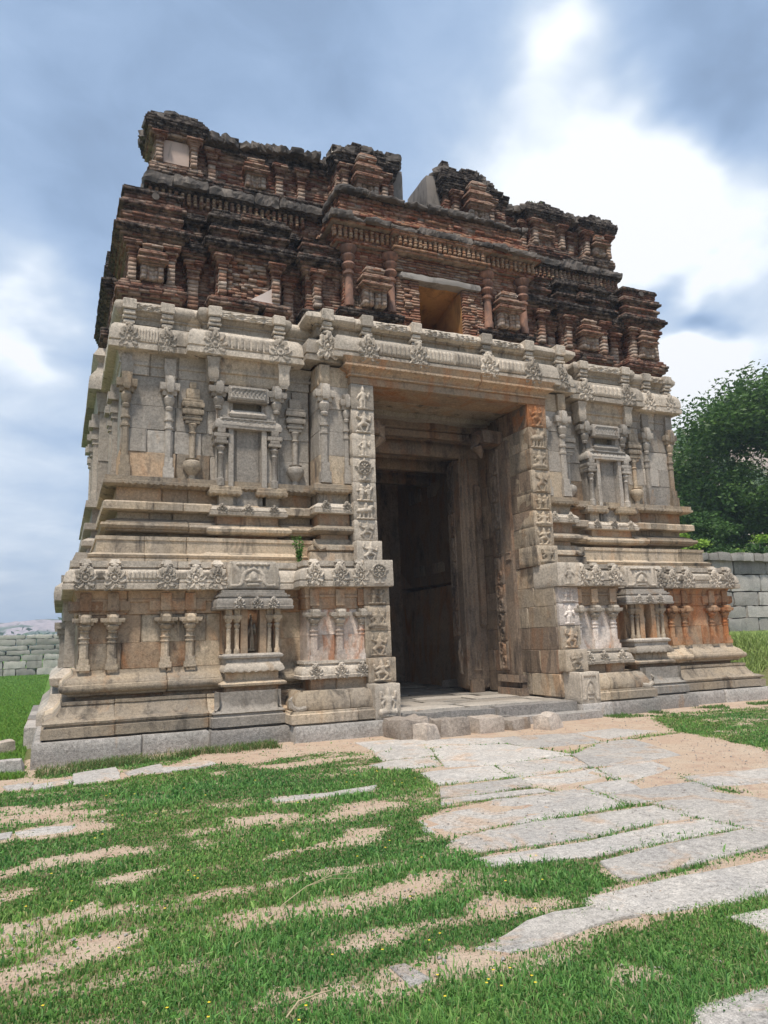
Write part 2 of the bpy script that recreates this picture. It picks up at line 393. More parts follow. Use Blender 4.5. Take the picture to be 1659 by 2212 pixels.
# ---------------------------------------------------------------- carved relief (height fields)
def caps(X,Y,segs):
    H=np.zeros_like(X)
    for x0,y0,x1,y1,r0,r1 in segs:
        dx,dy=x1-x0,y1-y0; l=dx*dx+dy*dy+1e-9; t=np.clip(((X-x0)*dx+(Y-y0)*dy)/l,0,1)
        d=np.hypot(X-x0-dx*t,Y-y0-dy*t); r=r0+(r1-r0)*t
        H=np.maximum(H,np.sqrt(np.clip(1-(d/r)**2,0,1))*np.minimum(1,.35+r*5))
    return H
def fig(kind,seed):
    r=random.Random(seed); S=[]
    if kind=='seated':
        S+=[(-.30,-.34,.02,-.28,.11,.10),(.30,-.34,-.02,-.28,.11,.10),(0,-.28,0,.02,.15,.12),(0,.02,0,.06,.17,.17),(0,.2,0,.22,.085,.085),(0,.28,0,.42,.085,.03),(-.3,-.44,.3,-.44,.05,.05)]
        S+=[(-.15,.08,-.26,-.06,.05,.045),(-.26,-.06,-.2,-.22,.045,.04),(.15,.08,.27,-.04,.05,.045),(.27,-.04,.22,-.2,.045,.04)]
        S+=[(-.17,.1,-.30,.12,.045,.035),(-.30,.12,-.30,.28,.035,.05),(.17,.1,.30,.12,.045,.035),(.30,.12,.31,.28,.035,.05)]
    elif kind=='standing':
        h=r.uniform(-.04,.04)
        S+=[(-.06,-.44,-.07,-.12,.05,.075),(.07,-.44,.06,-.12,.05,.075),(0,-.1,h,.1,.11,.12),(h,.25,h,.27,.08,.08),(h,.31,h,.44,.07,.03),(-.13,.1,-.22,-.04,.045,.04),(-.22,-.04,-.12,.02+r.uniform(-.1,.1),.04,.04),(.13,.1,.24,-.02,.045,.04),(.24,-.02,.2+r.uniform(-.05,.1),.16,.04,.04),(-.2,-.46,.2,-.46,.04,.04)]
    elif kind=='dance':
        k=r.choice((-1,1))
        S+=[(-.02*k,-.05,-.18*k,-.2,.09,.075),(-.18*k,-.2,-.05*k,-.42,.07,.05),(.03*k,-.05,.22*k,-.14,.09,.07),(.22*k,-.14,.16*k,-.38,.065,.045),(0,-.06,.03*k,.12,.11,.13),(.05*k,.24,.05*k,.26,.08,.08),(.05*k,.3,.06*k,.42,.07,.03),(-.12*k,.12,-.28*k,.2,.045,.04),(-.28*k,.2,-.24*k,.36,.04,.045),(.15*k,.12,.3*k,.04,.045,.04),(.3*k,.04,.34*k,.22,.04,.04),(-.28,-.45,.28,-.45,.04,.04)]
    elif kind=='beast':
        k=r.choice((-1,1))
        S+=[(-.25*k,-.02,.15*k,.02,.14,.15),(.15*k,.05,.27*k,.22,.11,.10),(.27*k,.22,.36*k,.18,.09,.05),(-.24*k,-.05,-.27*k,-.4,.06,.045),(-.12*k,-.08,-.1*k,-.4,.06,.045),(.12*k,-.08,.1*k,-.4,.06,.045),(.22*k,0,.26*k,-.38,.055,.045),(-.34*k,.02,-.38*k,.24,.035,.03),(0,.12,.02*k,.3,.08,.07),(.02*k,.36,.02*k,.4,.06,.05),(-.34,-.44,.34,-.44,.045,.045)]
    elif kind=='pair':
        for k in (-1,1):
            S+=[(.17*k,-.42,.15*k,-.12,.055,.08),(.15*k,-.1,.15*k,.08,.1,.1),(.14*k,.22,.14*k,.25,.075,.07),(.16*k,.3,.16*k,.36,.06,.04),(.22*k,.06,.32*k,.16+.1*k,.04,.035),(.06*k,.06,.0,-.05,.04,.035)]
        S+=[(-.32,-.45,.32,-.45,.04,.04)]
    return S
def grid_relief(name,fn,n=(30,32),mat=None,eps=.03,loc=None,keep_all=False):
    """unit tile x,z in -.5...5; height 0..1 towards -y; flat parts dropped so only the carving stands on the stone"""
    nx,nz=n; xs=np.linspace(-.5,.5,nx); zs=np.linspace(-.5,.5,nz); X,Z=np.meshgrid(xs,zs,indexing='ij')
    H=fn(X,Z)
    if not keep_all:
        e=np.clip((.5-np.maximum(abs(X),abs(Z)))*30,0,1); H=H*e
    H=H+fbm(np.stack([X*9,Z*9,X*0+3.3],-1),2)*.06*(H>eps)
    V=np.stack([X,-H,Z],-1).reshape(-1,3); F=[]
    Hm=H>eps
    for i in range(nx-1):
        for j in range(nz-1):
            if keep_all or Hm[i:i+2,j:j+2].any():
                a=i*nz+j; F.append((a,a+nz,a+nz+1,a+1))
    me=bpy.data.meshes.new(name); me.from_pydata(V.tolist(),[],F); me.update()
    me.polygons.foreach_set('use_smooth',np.ones(len(me.polygons),bool)); me.materials.append(mat); return me
def kudu(X,Y,seed=0):
    X=X+.012*np.sin(Y*13+seed); Y=Y+.012*np.cos(X*11+seed*2)
    r=np.hypot(X,Y+.04); a=np.arctan2(Y+.04,X); sg=np.where(X<0,-1,1)
    H=np.clip(1-(r/.085)**2,0,1)**.5*.9
    H=np.maximum(H,.8*np.exp(-((r-.155)/.026)**2)); H=np.maximum(H,(.35+.35*np.cos(14*a))*(np.abs(r-.215)<.03))
    lob=.42+.045*np.cos(8*a+seed)
    body=np.clip((lob-r)/.02,0,1)*(r>.245)
    arm=np.cos(9*a*sg-15*r+seed*1.3); H=np.maximum(H,body*(.34+.6*np.clip(arm*1.4,0,1)))
    for k in (-1,1): # little volutes at the feet
        q=np.hypot(X-k*.31,Y+.36); H=np.maximum(H,(q<.12)*(.45+.45*np.cos(q*75+seed)))
    H=np.maximum(H,caps(X,Y,[(0,.33,0,.47,.09,.06),(-.11,.42,.11,.42,.045,.045)]))
    return H
def ribs(X,Y): return (np.abs(np.sin((X+.5)*math.pi*7))**.6)*np.clip((.5-abs(Y))*12,0,1)*.9+.02
def wheel(X,Y):
    Y=Y-.08; r=np.hypot(X,Y);a=np.arctan2(Y,X)
    H=np.clip(1-(r/.08)**2,0,1)+(np.abs(r-.16)<.05)*(.5+.4*np.cos(8*a))+.9*np.exp(-((r-.27)/.03)**2)+(r>.08)*(r<.12)*.3
    H=np.maximum(H,caps(X,Y,[(0,-.3,0,-.42,.06,.09),(-.18,-.5,.18,-.5,.05,.05),(-.3,0,-.38,.05,.05,.03),(.3,0,.38,.05,.05,.03),(0,.3,0,.38,.06,.04)])); return H
def scroll(X,Y):
    # one climbing tendril tile
    c=.16*np.sin(Y*2*math.pi); H=np.exp(-((X-c)/.05)**2)
    for s in (-1,1):
        cx,cy=-.12*s,.25*s; r=np.hypot(X-cx,(Y-cy)*1.0); a=np.arctan2(Y-cy,X-cx); H=np.maximum(H,np.exp(-((r-.20)/.04)**2)); H=np.maximum(H,(.5+.5*np.cos(5*a+r*20))*(r<.15)*.8)
    H=np.maximum(H,(np.abs(np.abs(X)-.44)<.04)*.7); return H
def shrine_r(X,Y):
    H=np.zeros_like(X)
    pl=[(-.44,-.40),(-.30,-.40),(-.24,-.28),(-.22,0),(-.16,.14),(-.06,.22),(0,.27)]
    for k in (-1,1):
        for a,b in zip(pl[:-1],pl[1:]): H=np.maximum(H,.8*caps(X,Y,[(a[0]*k,a[1],b[0]*k,b[1],.045,.045)]))
    H=np.maximum(H,caps(X,Y,[(0,-.1,0,.02,.10,.09),(0,.09,0,.11,.06,.05),(-.12,-.2,.12,-.2,.06,.06),(-.10,-.36,.10,-.36,.05,.05)]))
    H=np.maximum(H,(np.abs(np.abs(X)-.47)<.02)*.6)
    for x in (-.3,-.18,-.06,.06,.18,.3): H=np.maximum(H,caps(X,Y,[(x,.42,x,.44,.05,.05)]))
    return H
def leafroll(X,Y):
    return np.clip(.5+.5*np.sin(X*23+np.sin(Y*9)*2)*np.cos(Y*14+X*7),0,1)**2*.9*(np.abs(Y)<.42)
def bandcarve(X,Y):
    H=.55*(np.abs(np.sin(X*math.pi*9+np.cos(Y*10)))**2)*(abs(Y)<.3); H=np.maximum(H,(np.abs(np.abs(Y)-.4)<.05)*.8); return H
RM={}
def relief(parent,name,kind,x,z,w,h,y,depth,mat,face=0,label=None):
    """place a relief: face 0 looks to -y, face 1 looks to -x (passage wall on the right), 2 to +x"""
    kind=('k%d'%R_.randrange(7)) if kind[0]=='k' else kind; key=(kind,mat.name)
    if key not in RM:
        if kind.startswith('k'): fn=lambda X,Y,s=int(kind[1:]):kudu(X,Y,s); n=(46,46)
        elif kind=='ribs': fn=ribs;n=(66,8)
        elif kind=='wheel': fn=wheel;n=(30,30)
        elif kind=='scroll': fn=scroll;n=(24,34)
        elif kind=='shrine': fn=shrine_r;n=(40,30)
        elif kind=='leaf': fn=leafroll;n=(44,16)
        elif kind=='band': fn=bandcarve;n=(60,10)
        else:
            kd,sd=kind.split('#'); S=fig(kd,int(sd)); fn=lambda X,Y,S=S:caps(X,Y,S); n=(34,36)
        RM[key]=grid_relief(name,fn,n,mat,keep_all=kind in('ribs',))
    o=bpy.data.objects.new(name,RM[key]); COL.objects.link(o)
    o.scale=(w*(1.04 if kind[0]=='k' else 1),depth*(.85 if kind[0]=='k' else 1.05),h*(1.04 if kind[0]=='k' else 1))
    if face==1: o.rotation_euler=(0,0,-math.pi/2)   # -y -> -x
    if face==2: o.rotation_euler=(0,0,math.pi/2)
    o.parent=parent; o.location=Vector((x,y,z))-worldloc(parent)
    if label: o['label']=label
    return o
SLABS=[[(4.35,11.24),(5.17,11.15),(6.47,10.34),(6.2,9.85),(4.26,10.13)],[(4.24,10.23),(5.03,10.09),(4.77,9.38),(4.04,9.45)],[(3.76,9.21),(4.08,9.37),(4.73,9.31),(4.5,8.66),(3.86,8.73)],[(5.08,10.06),(6.14,9.74),(6.22,9.23),(6.31,8.39),(5.07,8.31),(4.49,8.51)],[(6.41,10.46),(7.7,10.13),(7.33,9.01),(6.26,9.25),(6.25,9.89)],[(7.77,10.16),(8.56,10.19),(8.88,9.53),(7.66,9.25),(7.63,9.38)],[(6.31,8.36),(7.34,9.0),(7.87,9.0),(7.77,8.53),(7.41,7.61),(6.23,7.43),(5.94,7.55)],[(4.06,8.33),(5.01,8.27),(4.81,7.55),(3.89,7.58)],[(5.07,8.27),(6.2,8.29),(5.93,7.58),(4.85,7.43),(4.85,7.58)],[(3.83,7.39),(4.79,7.38),(4.7,6.99),(3.93,6.91),(3.62,6.97)],[(4.82,7.38),(5.9,7.43),(5.72,6.89),(4.76,6.83),(4.74,7.0)],[(5.93,7.35),(6.79,7.48),(6.58,6.92),(5.7,6.61),(5.67,6.8)],[(3.58,6.89),(4.68,6.8),(4.66,6.62),(4.07,6.71),(3.44,6.64)],[(3.04,6.24),(4.01,6.61),(5.09,6.58),(4.88,5.75),(4.2,5.75),(3.47,5.74),(3.09,5.67),(2.88,5.84)],[(5.14,6.67),(5.66,6.69),(5.5,6.27),(5.09,6.25)],[(5.09,6.2),(6.23,6.23),(6.06,5.81),(4.97,5.76)],[(6.39,6.49),(7.18,6.42),(6.81,5.8),(6.2,5.97)],[(5.17,5.64),(5.97,5.72),(6.13,5.13),(5.69,4.78),(5.16,4.87),(5.12,5.08)],[(2.82,5.37),(3.04,5.58),(3.41,5.64),(4.17,5.64),(5.08,5.62),(5.15,5.1),(4.6,5.11),(4.46,5.12),(3.99,5.09),(3.47,5.1),(2.93,5.15)],[(2.88,5.0),(3.88,4.95),(4.55,5.03),(5.09,5.02),(5.11,4.68),(4.71,4.66),(4.01,4.69),(3.64,4.66),(2.87,4.78)],[(3.62,4.5),(4.22,4.55),(5.06,4.59),(5.16,4.31),(4.99,4.21),(4.32,4.2),(3.51,4.12),(3.51,4.27)],[(3.03,3.98),(3.56,3.98),(3.79,3.99),(4.72,3.96),(4.17,3.53),(3.69,3.55),(3.21,3.6),(2.96,3.83)],[(2.08,3.65),(2.17,3.66),(2.51,3.79),(2.68,3.83),(2.9,3.82),(3.06,3.6),(2.86,3.62),(2.69,3.61),(2.46,3.55),(2.21,3.52)],[(1.57,3.63),(1.64,3.63),(1.68,3.45),(1.57,3.42)],[(3.51,3.35),(3.92,3.33),(3.53,3.02),(3.55,3.22)],[(2.56,2.67),(3.05,2.64),(2.63,2.31),(2.35,2.45)],[(5.15,4.81),(5.69,4.73),(5.25,4.38),(5.15,4.62)],[(0.27,11.04),(0.8,11.28),(0.78,10.12),(0.25,10.11)],[(0.89,10.62),(1.36,10.99),(1.33,10.32),(0.91,10.31)],[(-0.53,10.62),(-0.22,10.69),(-0.26,10.19),(-0.46,10.24)],[(1.34,10.63),(1.99,10.85),(2.03,10.53),(1.32,10.23)],[(-0.21,10.33),(0.21,10.53),(0.23,10.21),(-0.15,9.96)],[(-0.29,7.74),(-0.03,7.82),(0.22,7.72),(0.16,7.52),(-0.21,7.51)],[(-0.58,7.69),(-0.31,7.75),(-0.32,7.53),(-0.56,7.47)],[(2.11,7.93),(2.64,7.79),(3.27,7.9),(3.13,7.69),(2.47,7.66),(2.11,7.67)]]
BARE=[[(-0.5,7.64),(-0.16,7.86),(0.21,7.9),(0.6,7.59),(0.5,7.41),(0.07,7.44),(-0.27,7.41),(-0.48,7.42)],[(-0.61,8.99),(-0.26,8.97),(-0.34,8.77),(-0.59,8.81)],[(-0.57,8.57),(0.07,8.52),(0.65,8.3),(0.44,8.11),(0.07,8.18),(-0.54,8.13)],[(-0.41,6.49),(-0.1,6.67),(0.51,6.84),(0.82,6.54),(0.59,6.52),(0.07,6.41),(-0.4,6.3)],[(0.29,5.86),(0.54,6.01),(0.84,6.06),(0.79,5.87),(0.53,5.78),(0.34,5.71)],[(-0.37,5.9),(-0.11,5.97),(-0.03,5.71),(-0.35,5.7)],[(-0.32,5.33),(0.0,5.28),(0.31,5.42),(0.43,5.17),(0.38,4.98),(0.1,5.13),(-0.16,4.97),(-0.3,4.97)],[(-0.27,4.59),(0.01,4.67),(0.31,4.79),(0.63,4.79),(0.59,4.67),(0.4,4.59),(0.42,4.48),(0.12,4.45),(-0.13,4.38),(-0.25,4.36)],[(1.51,7.29),(1.84,7.26),(2.21,7.08),(2.04,6.82),(1.67,6.85),(1.44,7.13)],[(2.38,10.02),(3.77,10.08),(3.69,9.78),(2.65,9.63)],[(2.05,7.9),(2.66,7.85),(3.29,7.88),(3.22,7.64),(2.58,7.59),(2.09,7.6)],[(2.42,6.95),(3.01,7.16),(2.97,6.95),(2.51,6.74)],[(1.39,5.85),(1.72,5.94),(2.01,6.07),(2.65,6.21),(2.53,5.93),(1.98,5.86),(1.48,5.72)],[(1.6,5.34),(2.06,5.27),(1.98,5.16),(1.6,5.25)],[(0.93,4.65),(1.17,4.63),(1.09,4.52),(0.89,4.51)],[(0.98,3.74),(1.13,3.71),(1.08,3.58),(0.98,3.66)],[(1.35,10.72),(2.18,11.89),(3.54,12.13),(5.16,11.59),(4.41,10.27),(2.94,10.67),(1.95,10.64)],[(-0.84,12.0),(-0.19,11.45),(0.21,10.59),(-0.2,9.99),(-0.69,10.07)],[(1.82,9.89),(2.02,9.89),(2.04,9.55),(1.83,9.51)],[(1.87,6.45),(2.02,6.4),(1.98,6.21),(1.84,6.26)],[(2.65,7.24),(3.24,7.05),(3.24,6.88),(2.97,6.8),(2.59,6.74)],[(2.37,6.34),(2.79,6.19),(2.42,5.76),(2.17,5.83)],[(1.98,4.78),(2.45,4.94),(2.7,4.8),(2.37,4.68),(2.08,4.57),(1.96,4.69)],[(2.29,4.25),(2.62,4.37),(2.7,4.17),(2.51,3.99),(2.24,4.09)],[(1.66,4.07),(1.85,4.09),(1.83,3.94),(1.64,3.95),(1.48,3.91),(1.45,4.03)],[(1.67,3.7),(1.99,3.71),(2.19,3.5),(1.83,3.47),(1.63,3.56)],[(2.39,3.05),(2.61,3.17),(2.74,2.95),(2.65,2.88),(2.44,2.94)],[(2.97,3.05),(3.06,3.03),(3.01,2.96),(2.91,2.96)]]
GRASS=[[(-1.55,10.66),(-0.54,10.04),(-0.46,10.2),(0.2,10.15),(0.28,10.04),(0.77,10.03),(0.9,10.26),(1.33,10.28),(2.03,10.53),(2.44,10.24),(3.02,10.49),(3.96,10.6),(4.22,10.15),(4.11,9.26),(1.25,2.9),(-0.48,3.79)],[(3.71,10.61),(4.01,10.39),(4.22,10.04),(4.02,9.41),(3.76,9.21),(3.97,8.6),(4.07,8.36),(3.87,7.56),(3.62,6.97),(3.41,6.58),(3.04,6.24),(2.92,5.87),(2.9,5.48),(2.91,5.12),(2.86,4.77),(3.23,4.76),(3.62,4.63),(3.49,4.35),(3.47,4.08),(3.05,3.98),(2.86,3.84),(2.54,3.88),(2.08,3.66),(2.2,3.51),(2.76,3.58),(3.07,3.59),(3.3,3.55),(3.62,3.49),(4.08,3.45),(3.87,3.29),(3.51,3.35),(3.55,3.22),(3.53,3.02),(3.05,2.64),(2.58,2.69),(2.29,2.38),(1.03,3.02)],[(-0.27,11.62),(0.16,12.0),(1.22,12.44),(2.2,12.17),(2.07,11.29),(1.38,10.97),(0.9,10.72),(0.87,11.28),(0.27,11.08),(-0.21,11.16)],[(10.37,11.26),(11.32,11.33),(12.28,11.18),(13.91,11.01),(8.48,6.8),(8.86,7.87),(8.93,8.46),(9.18,9.17),(9.28,9.7)]]
JOINTS=[[(3.09,5.63),(3.53,5.67),(3.87,5.7),(4.21,5.69),(4.86,5.74)],[(2.93,5.11),(3.48,5.07),(3.98,5.07),(4.43,5.1),(4.59,5.1)],[(3.62,4.63),(3.98,4.67),(4.39,4.67),(4.7,4.65),(5.09,4.66)],[(3.48,4.09),(3.81,4.1),(4.28,4.17),(4.96,4.19)],[(3.6,6.94),(3.99,6.91),(4.66,6.96),(4.69,6.6)],[(3.42,6.6),(4.05,6.67),(4.67,6.7)],[(3.87,7.56),(4.56,7.54),(4.79,7.51),(5.69,7.63),(5.95,7.54)],[(4.27,10.15),(5.04,10.03),(4.5,8.66),(3.86,8.72)],[(5.06,10.07),(6.18,9.81),(6.27,9.24),(6.31,8.39)],[(5.07,8.31),(6.2,8.29),(7.36,8.99),(9.26,9.31)],[(3.64,3.5),(4.09,3.5)],[(5.93,7.53),(5.67,6.8),(5.7,6.61)],[(5.17,5.64),(5.12,5.08),(5.15,4.86)],[(6.43,6.52),(6.2,5.97),(6.16,5.63)],[(5.11,6.6),(4.88,5.75),(5.17,5.64)],[(5.03,8.3),(4.82,7.54),(4.7,6.99)],[(3.94,9.51),(4.37,9.46),(4.75,9.35)],[(2.54,3.88),(2.86,3.84),(3.05,3.98)]]
# ================================================================= GATEWAY
GW=empty('gateway_tower',(M,12.3,0),'ruined temple gateway of carved granite with dark red brick storeys above','gateway')
def mx(x,s): return x if s==0 else 2*M-x
def mr(a,b,s): return (a,b) if s==0 else (2*M-b,2*M-a)
BACK=20.6
def pil_shaft(acc,xc,yw,z0,z1,w,p):
    """octagonal pilaster with square foot, standing p in front of the wall plane yw"""
    yf=yw-p; c=w*.28
    def sq(a,b,e=0.): return [(xc-w/2-e,yw+.03),(xc-w/2-e,yf-e),(xc+w/2+e,yf-e),(xc+w/2+e,yw+.03)],[(0,a),(0,b)]
    h=z1-z0
    pa,pr=sq(z0,z0+h*.16,.022); acc.add(*sweep(pa,pr,ds=.3,inn=.01,chamf=0,jit=.004,seed=xc))
    pa,pr=sq(z0+h*.16,z0+h*.30,.0); acc.add(*sweep(pa,pr,ds=.3,inn=.01,chamf=0,jit=.004,seed=xc))
    path=[(xc-w/2,yw+.03),(xc-w/2,yf+c),(xc-w/2+c,yf),(xc+w/2-c,yf),(xc+w/2,yf+c),(xc+w/2,yw+.03)]
    acc.add(*sweep(path,[(-.012,z0+h*.30),(-.012,z0+h*.72),(.004,z0+h*.73),(.004,z0+h*.76),(-.014,z0+h*.77),(-.014,z0+h*.84),(.01,z0+h*.85),(.01,z0+h*.88),(-.01,z0+h*.89),(-.01,z1)],ds=.3,inn=.01,chamf=0,jit=.003,seed=xc))
def pil_cap(acc,xc,yw,z0,z1,w,p):
    """bulb, abacus and cross-shaped bracket with a toothed lower lip"""
    h=z1-z0; yf=yw-p
    rb=w*.5
    pr=[(rb*.85,z0),(rb*1.05,z0+h*.08),(rb*.8,z0+h*.12),(rb*1.2,z0+h*.22),(rb*1.45,z0+h*.36),(rb*1.2,z0+h*.42),(rb*1.0,z0+h*.46)]
    acc.add(*lathe(xc,yw-p*.45,pr,10,math.pi,2*math.pi))
    W=w*1.12
    for (zz0,zz1,wx,e) in ((z0+h*.46,z0+h*.62,W*.80,.02),(z0+h*.60,z0+h*.80,W*1.12,.055),(z0+h*.80,z1,W*.55,.05)):
        path=[(xc-wx,yw+.03),(xc-wx,yf-e),(xc+wx,yf-e),(xc+wx,yw+.03)]
        acc.add(*sweep(path,[(-.01,zz0,('z',-.018,.05)),(0,zz0+.02),(0,zz1)],ds=.025 if zz1<z1-.01 else .2,inn=.05,chamf=0,jit=.004,seed=xc+zz0))
    path=[(xc-w*.45,yw+.03),(xc-w*.45,yf-.10),(xc+w*.45,yf-.10),(xc+w*.45,yw+.03)]
    acc.add(*sweep(path,[(-.02,z0+h*.50),(0,z0+h*.58),(0,z0+h*.86),(-.03,z1)],ds=.2,inn=.05,chamf=0,jit=.004,seed=xc))
def pilaster(xc,yw,z0,zc,z1,w,p,mat,parent=GW,name='pilaster',capm=None):
    a=Acc(); pil_shaft(a,xc,yw,z0,zc,w,p); o=a.build(name,mat,parent,auto=35)
    b=Acc(); pil_cap(b,xc,yw,zc,z1,w,p); b.build('capital',capm or mat,o,auto=35)
    return o
def wall_blocks(name,path,rows,mat,parent,seed,minl=.55,maxl=1.1,**kw):
    r=random.Random(seed); tot=sum(math.dist(path[i],path[i+1]) for i in range(len(path)-1))
    for a,b in zip(rows[:-1],rows[1:]):
        cuts=[];s=r.uniform(.3,minl)
        while s<tot-.3: cuts.append(s); s+=r.uniform(minl,maxl)
        m=mat[r.randrange(len(mat))] if isinstance(mat,list) else mat
        course(name,path,[(-.010,a),(0,a+.010),(0,b-.010),(-.010,b)],m,parent,cuts,ds=.16,dz=.16,**kw)

for s in (0,1):
    lowm=m_gran; wallm=[m_gran,m_gran,m_warm] if s==0 else [m_rust,m_rust,m_warm]
    archm=m_warm if s==0 else m_rust
    # ---- plinth slabs
    a,b=mr(-.28,2.24,s); bay('plinth_block',a,b,12.20,15.3,[(0,-.25),(.012,-.1),(.006,.22),(-.02,.262)],m_plinth,GW,cx=[mx(1.24,s)],ds=.14,jit=.014,ybl=15.3)
    a,b=mr(2.25,3.52,s); bay('plinth_block',a,b,12.02,13.0,[(0,-.25),(.01,0),(.0,.225),(-.02,.258)],m_plinth,GW,ds=.14,jit=.014,side_cuts=False)
    a,b=mr(3.53,5.42,s); bay('plinth_block',a,b,11.74,13.0,[(0,-.25),(.01,0),(.0,.22),(-.02,.252)],m_plinth,GW,cx=[mx(4.7,s)] if s else [],ds=.14,jit=.014,side_cuts=False)
    # ---- A: corner wing
    ax0,ax1=mr(.3,3.97,s); ya=12.80; yl,yr=(15.3,13.2) if s==0 else (13.2,15.3)
    def A(name,prof,cx,mat=lowm,**kw): bay(name,ax0,ax1,ya,yr,prof,mat,GW,cx=[mx(c,s) for c in cx],ybl=yl,**kw)
    A('base_moulding',[(.40,.262),(.40,.288),(.47,.292),(.48,.29),(.48,.435),(.41,.442),(.41,.468),(.46,.475,('o',-.02,.11)),(.475,.51,('o',-.03,.11)),(.38,.545),(.33,.55),(.25,.64),(.195,.74),(.215,.75),(.215,.80)],[.86,2.28],mat=lowm,ds=.05,jit=.012)
    A('recess_block',[(.0,.795),(.0,.875)],[1.6],mat=m_warm)
    A('torus_moulding',[(.10,.86),(.13,.875),(.14,.905),(.22,.93),(.245,.965),(.25,1.0),(.235,1.035),(.20,1.05),(.20,1.06),(.15,1.12),(.07,1.17),(.05,1.20),(.05,1.25)],[1.65],mat=lowm,jit=.009)
    rows=[1.25,1.665,2.12]
    for i,(z0,z1) in enumerate(zip(rows[:-1],rows[1:])):
        cs=[[.95,2.1,3.0],[1.25,2.3]][i] if s==0 else [[1.1,1.9,2.8],[.8,1.5,2.6]][i]
        for q,pth in enumerate(cutpath([(ax0,yl),(ax0,ya),(ax1,ya),(ax1,yr)],sorted([abs(yl-ya)+(mx(c,s)-ax0) for c in cs]+([abs(yl-ya)-1.2] if s==0 else [abs(yl-ya)+ax1-ax0+1.2])))):
            m=wallm[(q+i)%3]
            course('wall_block',pth,[(-.008,z0),(0,z0+.008),(.0,z1-.008),(-.008,z1)],m,GW,ds=.14,dz=.14,jit=.008)
    A('architrave_block',[(.02,2.12),(.03,2.13),(.03,2.31),(.055,2.325),(.055,2.36),(.035,2.37),(.05,2.42),(.09,2.5)],[1.02,1.95,2.9],mat=archm)
    A('cornice_block',[(.02,2.50),(.25,2.50),(.265,2.51),(.27,2.59),(.245,2.60),(.245,2.625),(.26,2.63),(.25,2.70),(.225,2.78),(.16,2.835),(.12,2.84),(.12,2.87),(.16,2.875),(.165,2.975)],[1.80],mat=m_pale,jit=.008)
    # flutes between the medallions and the medallions themselves
    fy=ya-.262
    for xk in (.36,.80,1.61,2.07,2.44): 
        relief(GW,'medallion','k%d'%(int(xk*10)%3),mx(xk,s),2.71,.37,.42,fy+.012,.055,m_pale)
        bb=Acc(); w=.075; path=[(mx(xk,s)-w,ya-.1),(mx(xk,s)-w,ya-.22),(mx(xk,s)+w,ya-.22),(mx(xk,s)+w,ya-.1)]
        bb.add(*sweep(path,[(0,2.83),(.015,2.86),(-.01,2.89),(.02,2.93),(-.02,3.0)],ds=.1,inn=.02,chamf=0,jit=.008)); bb.build('finial',m_pale,GW)
    for xa,wd in ((.585,.14),(1.22,.46),(1.84,.16),(2.255,.12)): relief(GW,'fluting','ribs',mx(xa,s),2.735,wd,.14,fy+.018,.035,m_pale)
    # pilasters with their hanging bracket stones
    for xp in (.385,.80,1.625,2.02):
        pilaster(mx(xp,s),ya,1.25,1.83,2.12,.15,.09,wallm[0] if s==0 else m_rust,capm=m_gran if s==0 else m_rust)
        xx=mx(xp,s); hb=Acc(); hw=.085
        hb.add(*sweep([(xx-hw,ya+.02),(xx-hw,ya-.10),(xx+hw,ya-.10),(xx+hw,ya+.02)],[(-.03,2.13),(-.03,2.17),(0,2.18),(0,2.46)],ds=.2,inn=.03,chamf=0,jit=.005))
        for k in (-1,1): # sloping shoulders of the bracket beam
            x2=xx+k*.17; hb.add(*sweep([(x2-.09,ya+.02),(x2-.09,ya-.07),(x2+.09,ya-.07),(x2+.09,ya+.02)],[(-.04,2.145),(0,2.19),(0,2.33)],ds=.2,inn=.03,chamf=0,jit=.005))
        hb.build('bracket',archm,GW)
    # ---- B: small shrine front in the middle of the wing
    bx0,bx1=mr(2.30,3.50,s); shm=m_grey if s==0 else m_grey
    bay('base_moulding',bx0,bx1,12.18,12.9,[(-.06,.255),(-.06,.282),(.0,.286),(.012,.295),(.012,.435),(-.03,.45),(-.03,.48,('o',-.015,.09)),(-.01,.50),(-.07,.545),(-.09,.56),(-.12,.60),(-.13,.83)],shm,GW,side_cuts=False,ds=.05,jit=.008)
    bx0,bx1=mr(2.55,3.46,s)
    bay('neck_block',bx0,bx1,12.42,12.9,[(-.02,.80),(-.02,.90)],m_warm,GW,side_cuts=False)
    bay('shelf_moulding',bx0,bx1,12.40,12.9,[(0,.89),(.09,.915),(.10,.95),(.03,.985),(-.02,1.01),(-.02,1.12)],m_gran,GW,side_cuts=False,jit=.008)
    bay('shelf_cornice',bx0,bx1,12.34,12.9,[(.0,1.115,('z',.02,.1)),(.045,1.12,('z',.03,.13)),(.05,1.17),(.02,1.24),(-.01,1.27),(-.01,1.285)],m_pale,GW,side_cuts=False,ds=.04,jit=.014)
    bay('shelf_block',bx0,bx1,12.40,12.9,[(.0,1.28),(0,1.345),(.045,1.365),(.05,1.40),(.0,1.435)],shm,GW,side_cuts=False)
    xm=(2.49+3.50)/2
    nb=Acc() # niche body with the recess left open
    for (u0,u1,yy) in ((2.52,2.60,12.62),(2.80,2.915,12.42),(3.125,3.235,12.42),(3.40,3.48,12.62)):
        a,b=mr(u0,u1,s); nb.add(*sweep([(a,12.85),(a,yy),(b,yy),(b,12.85)],[(0,1.43),(0,2.16)],ds=.3,inn=.02,chamf=0,jit=.004))
    a,b=mr(2.60,3.44,s); nb.add(*sweep([(a,12.85),(a,12.64),(b,12.64),(b,12.85)],[(0,1.43),(0,2.16)],ds=.3,inn=.1,chamf=0,jit=.004))
    shr=nb.build('niche',m_warm,GW)
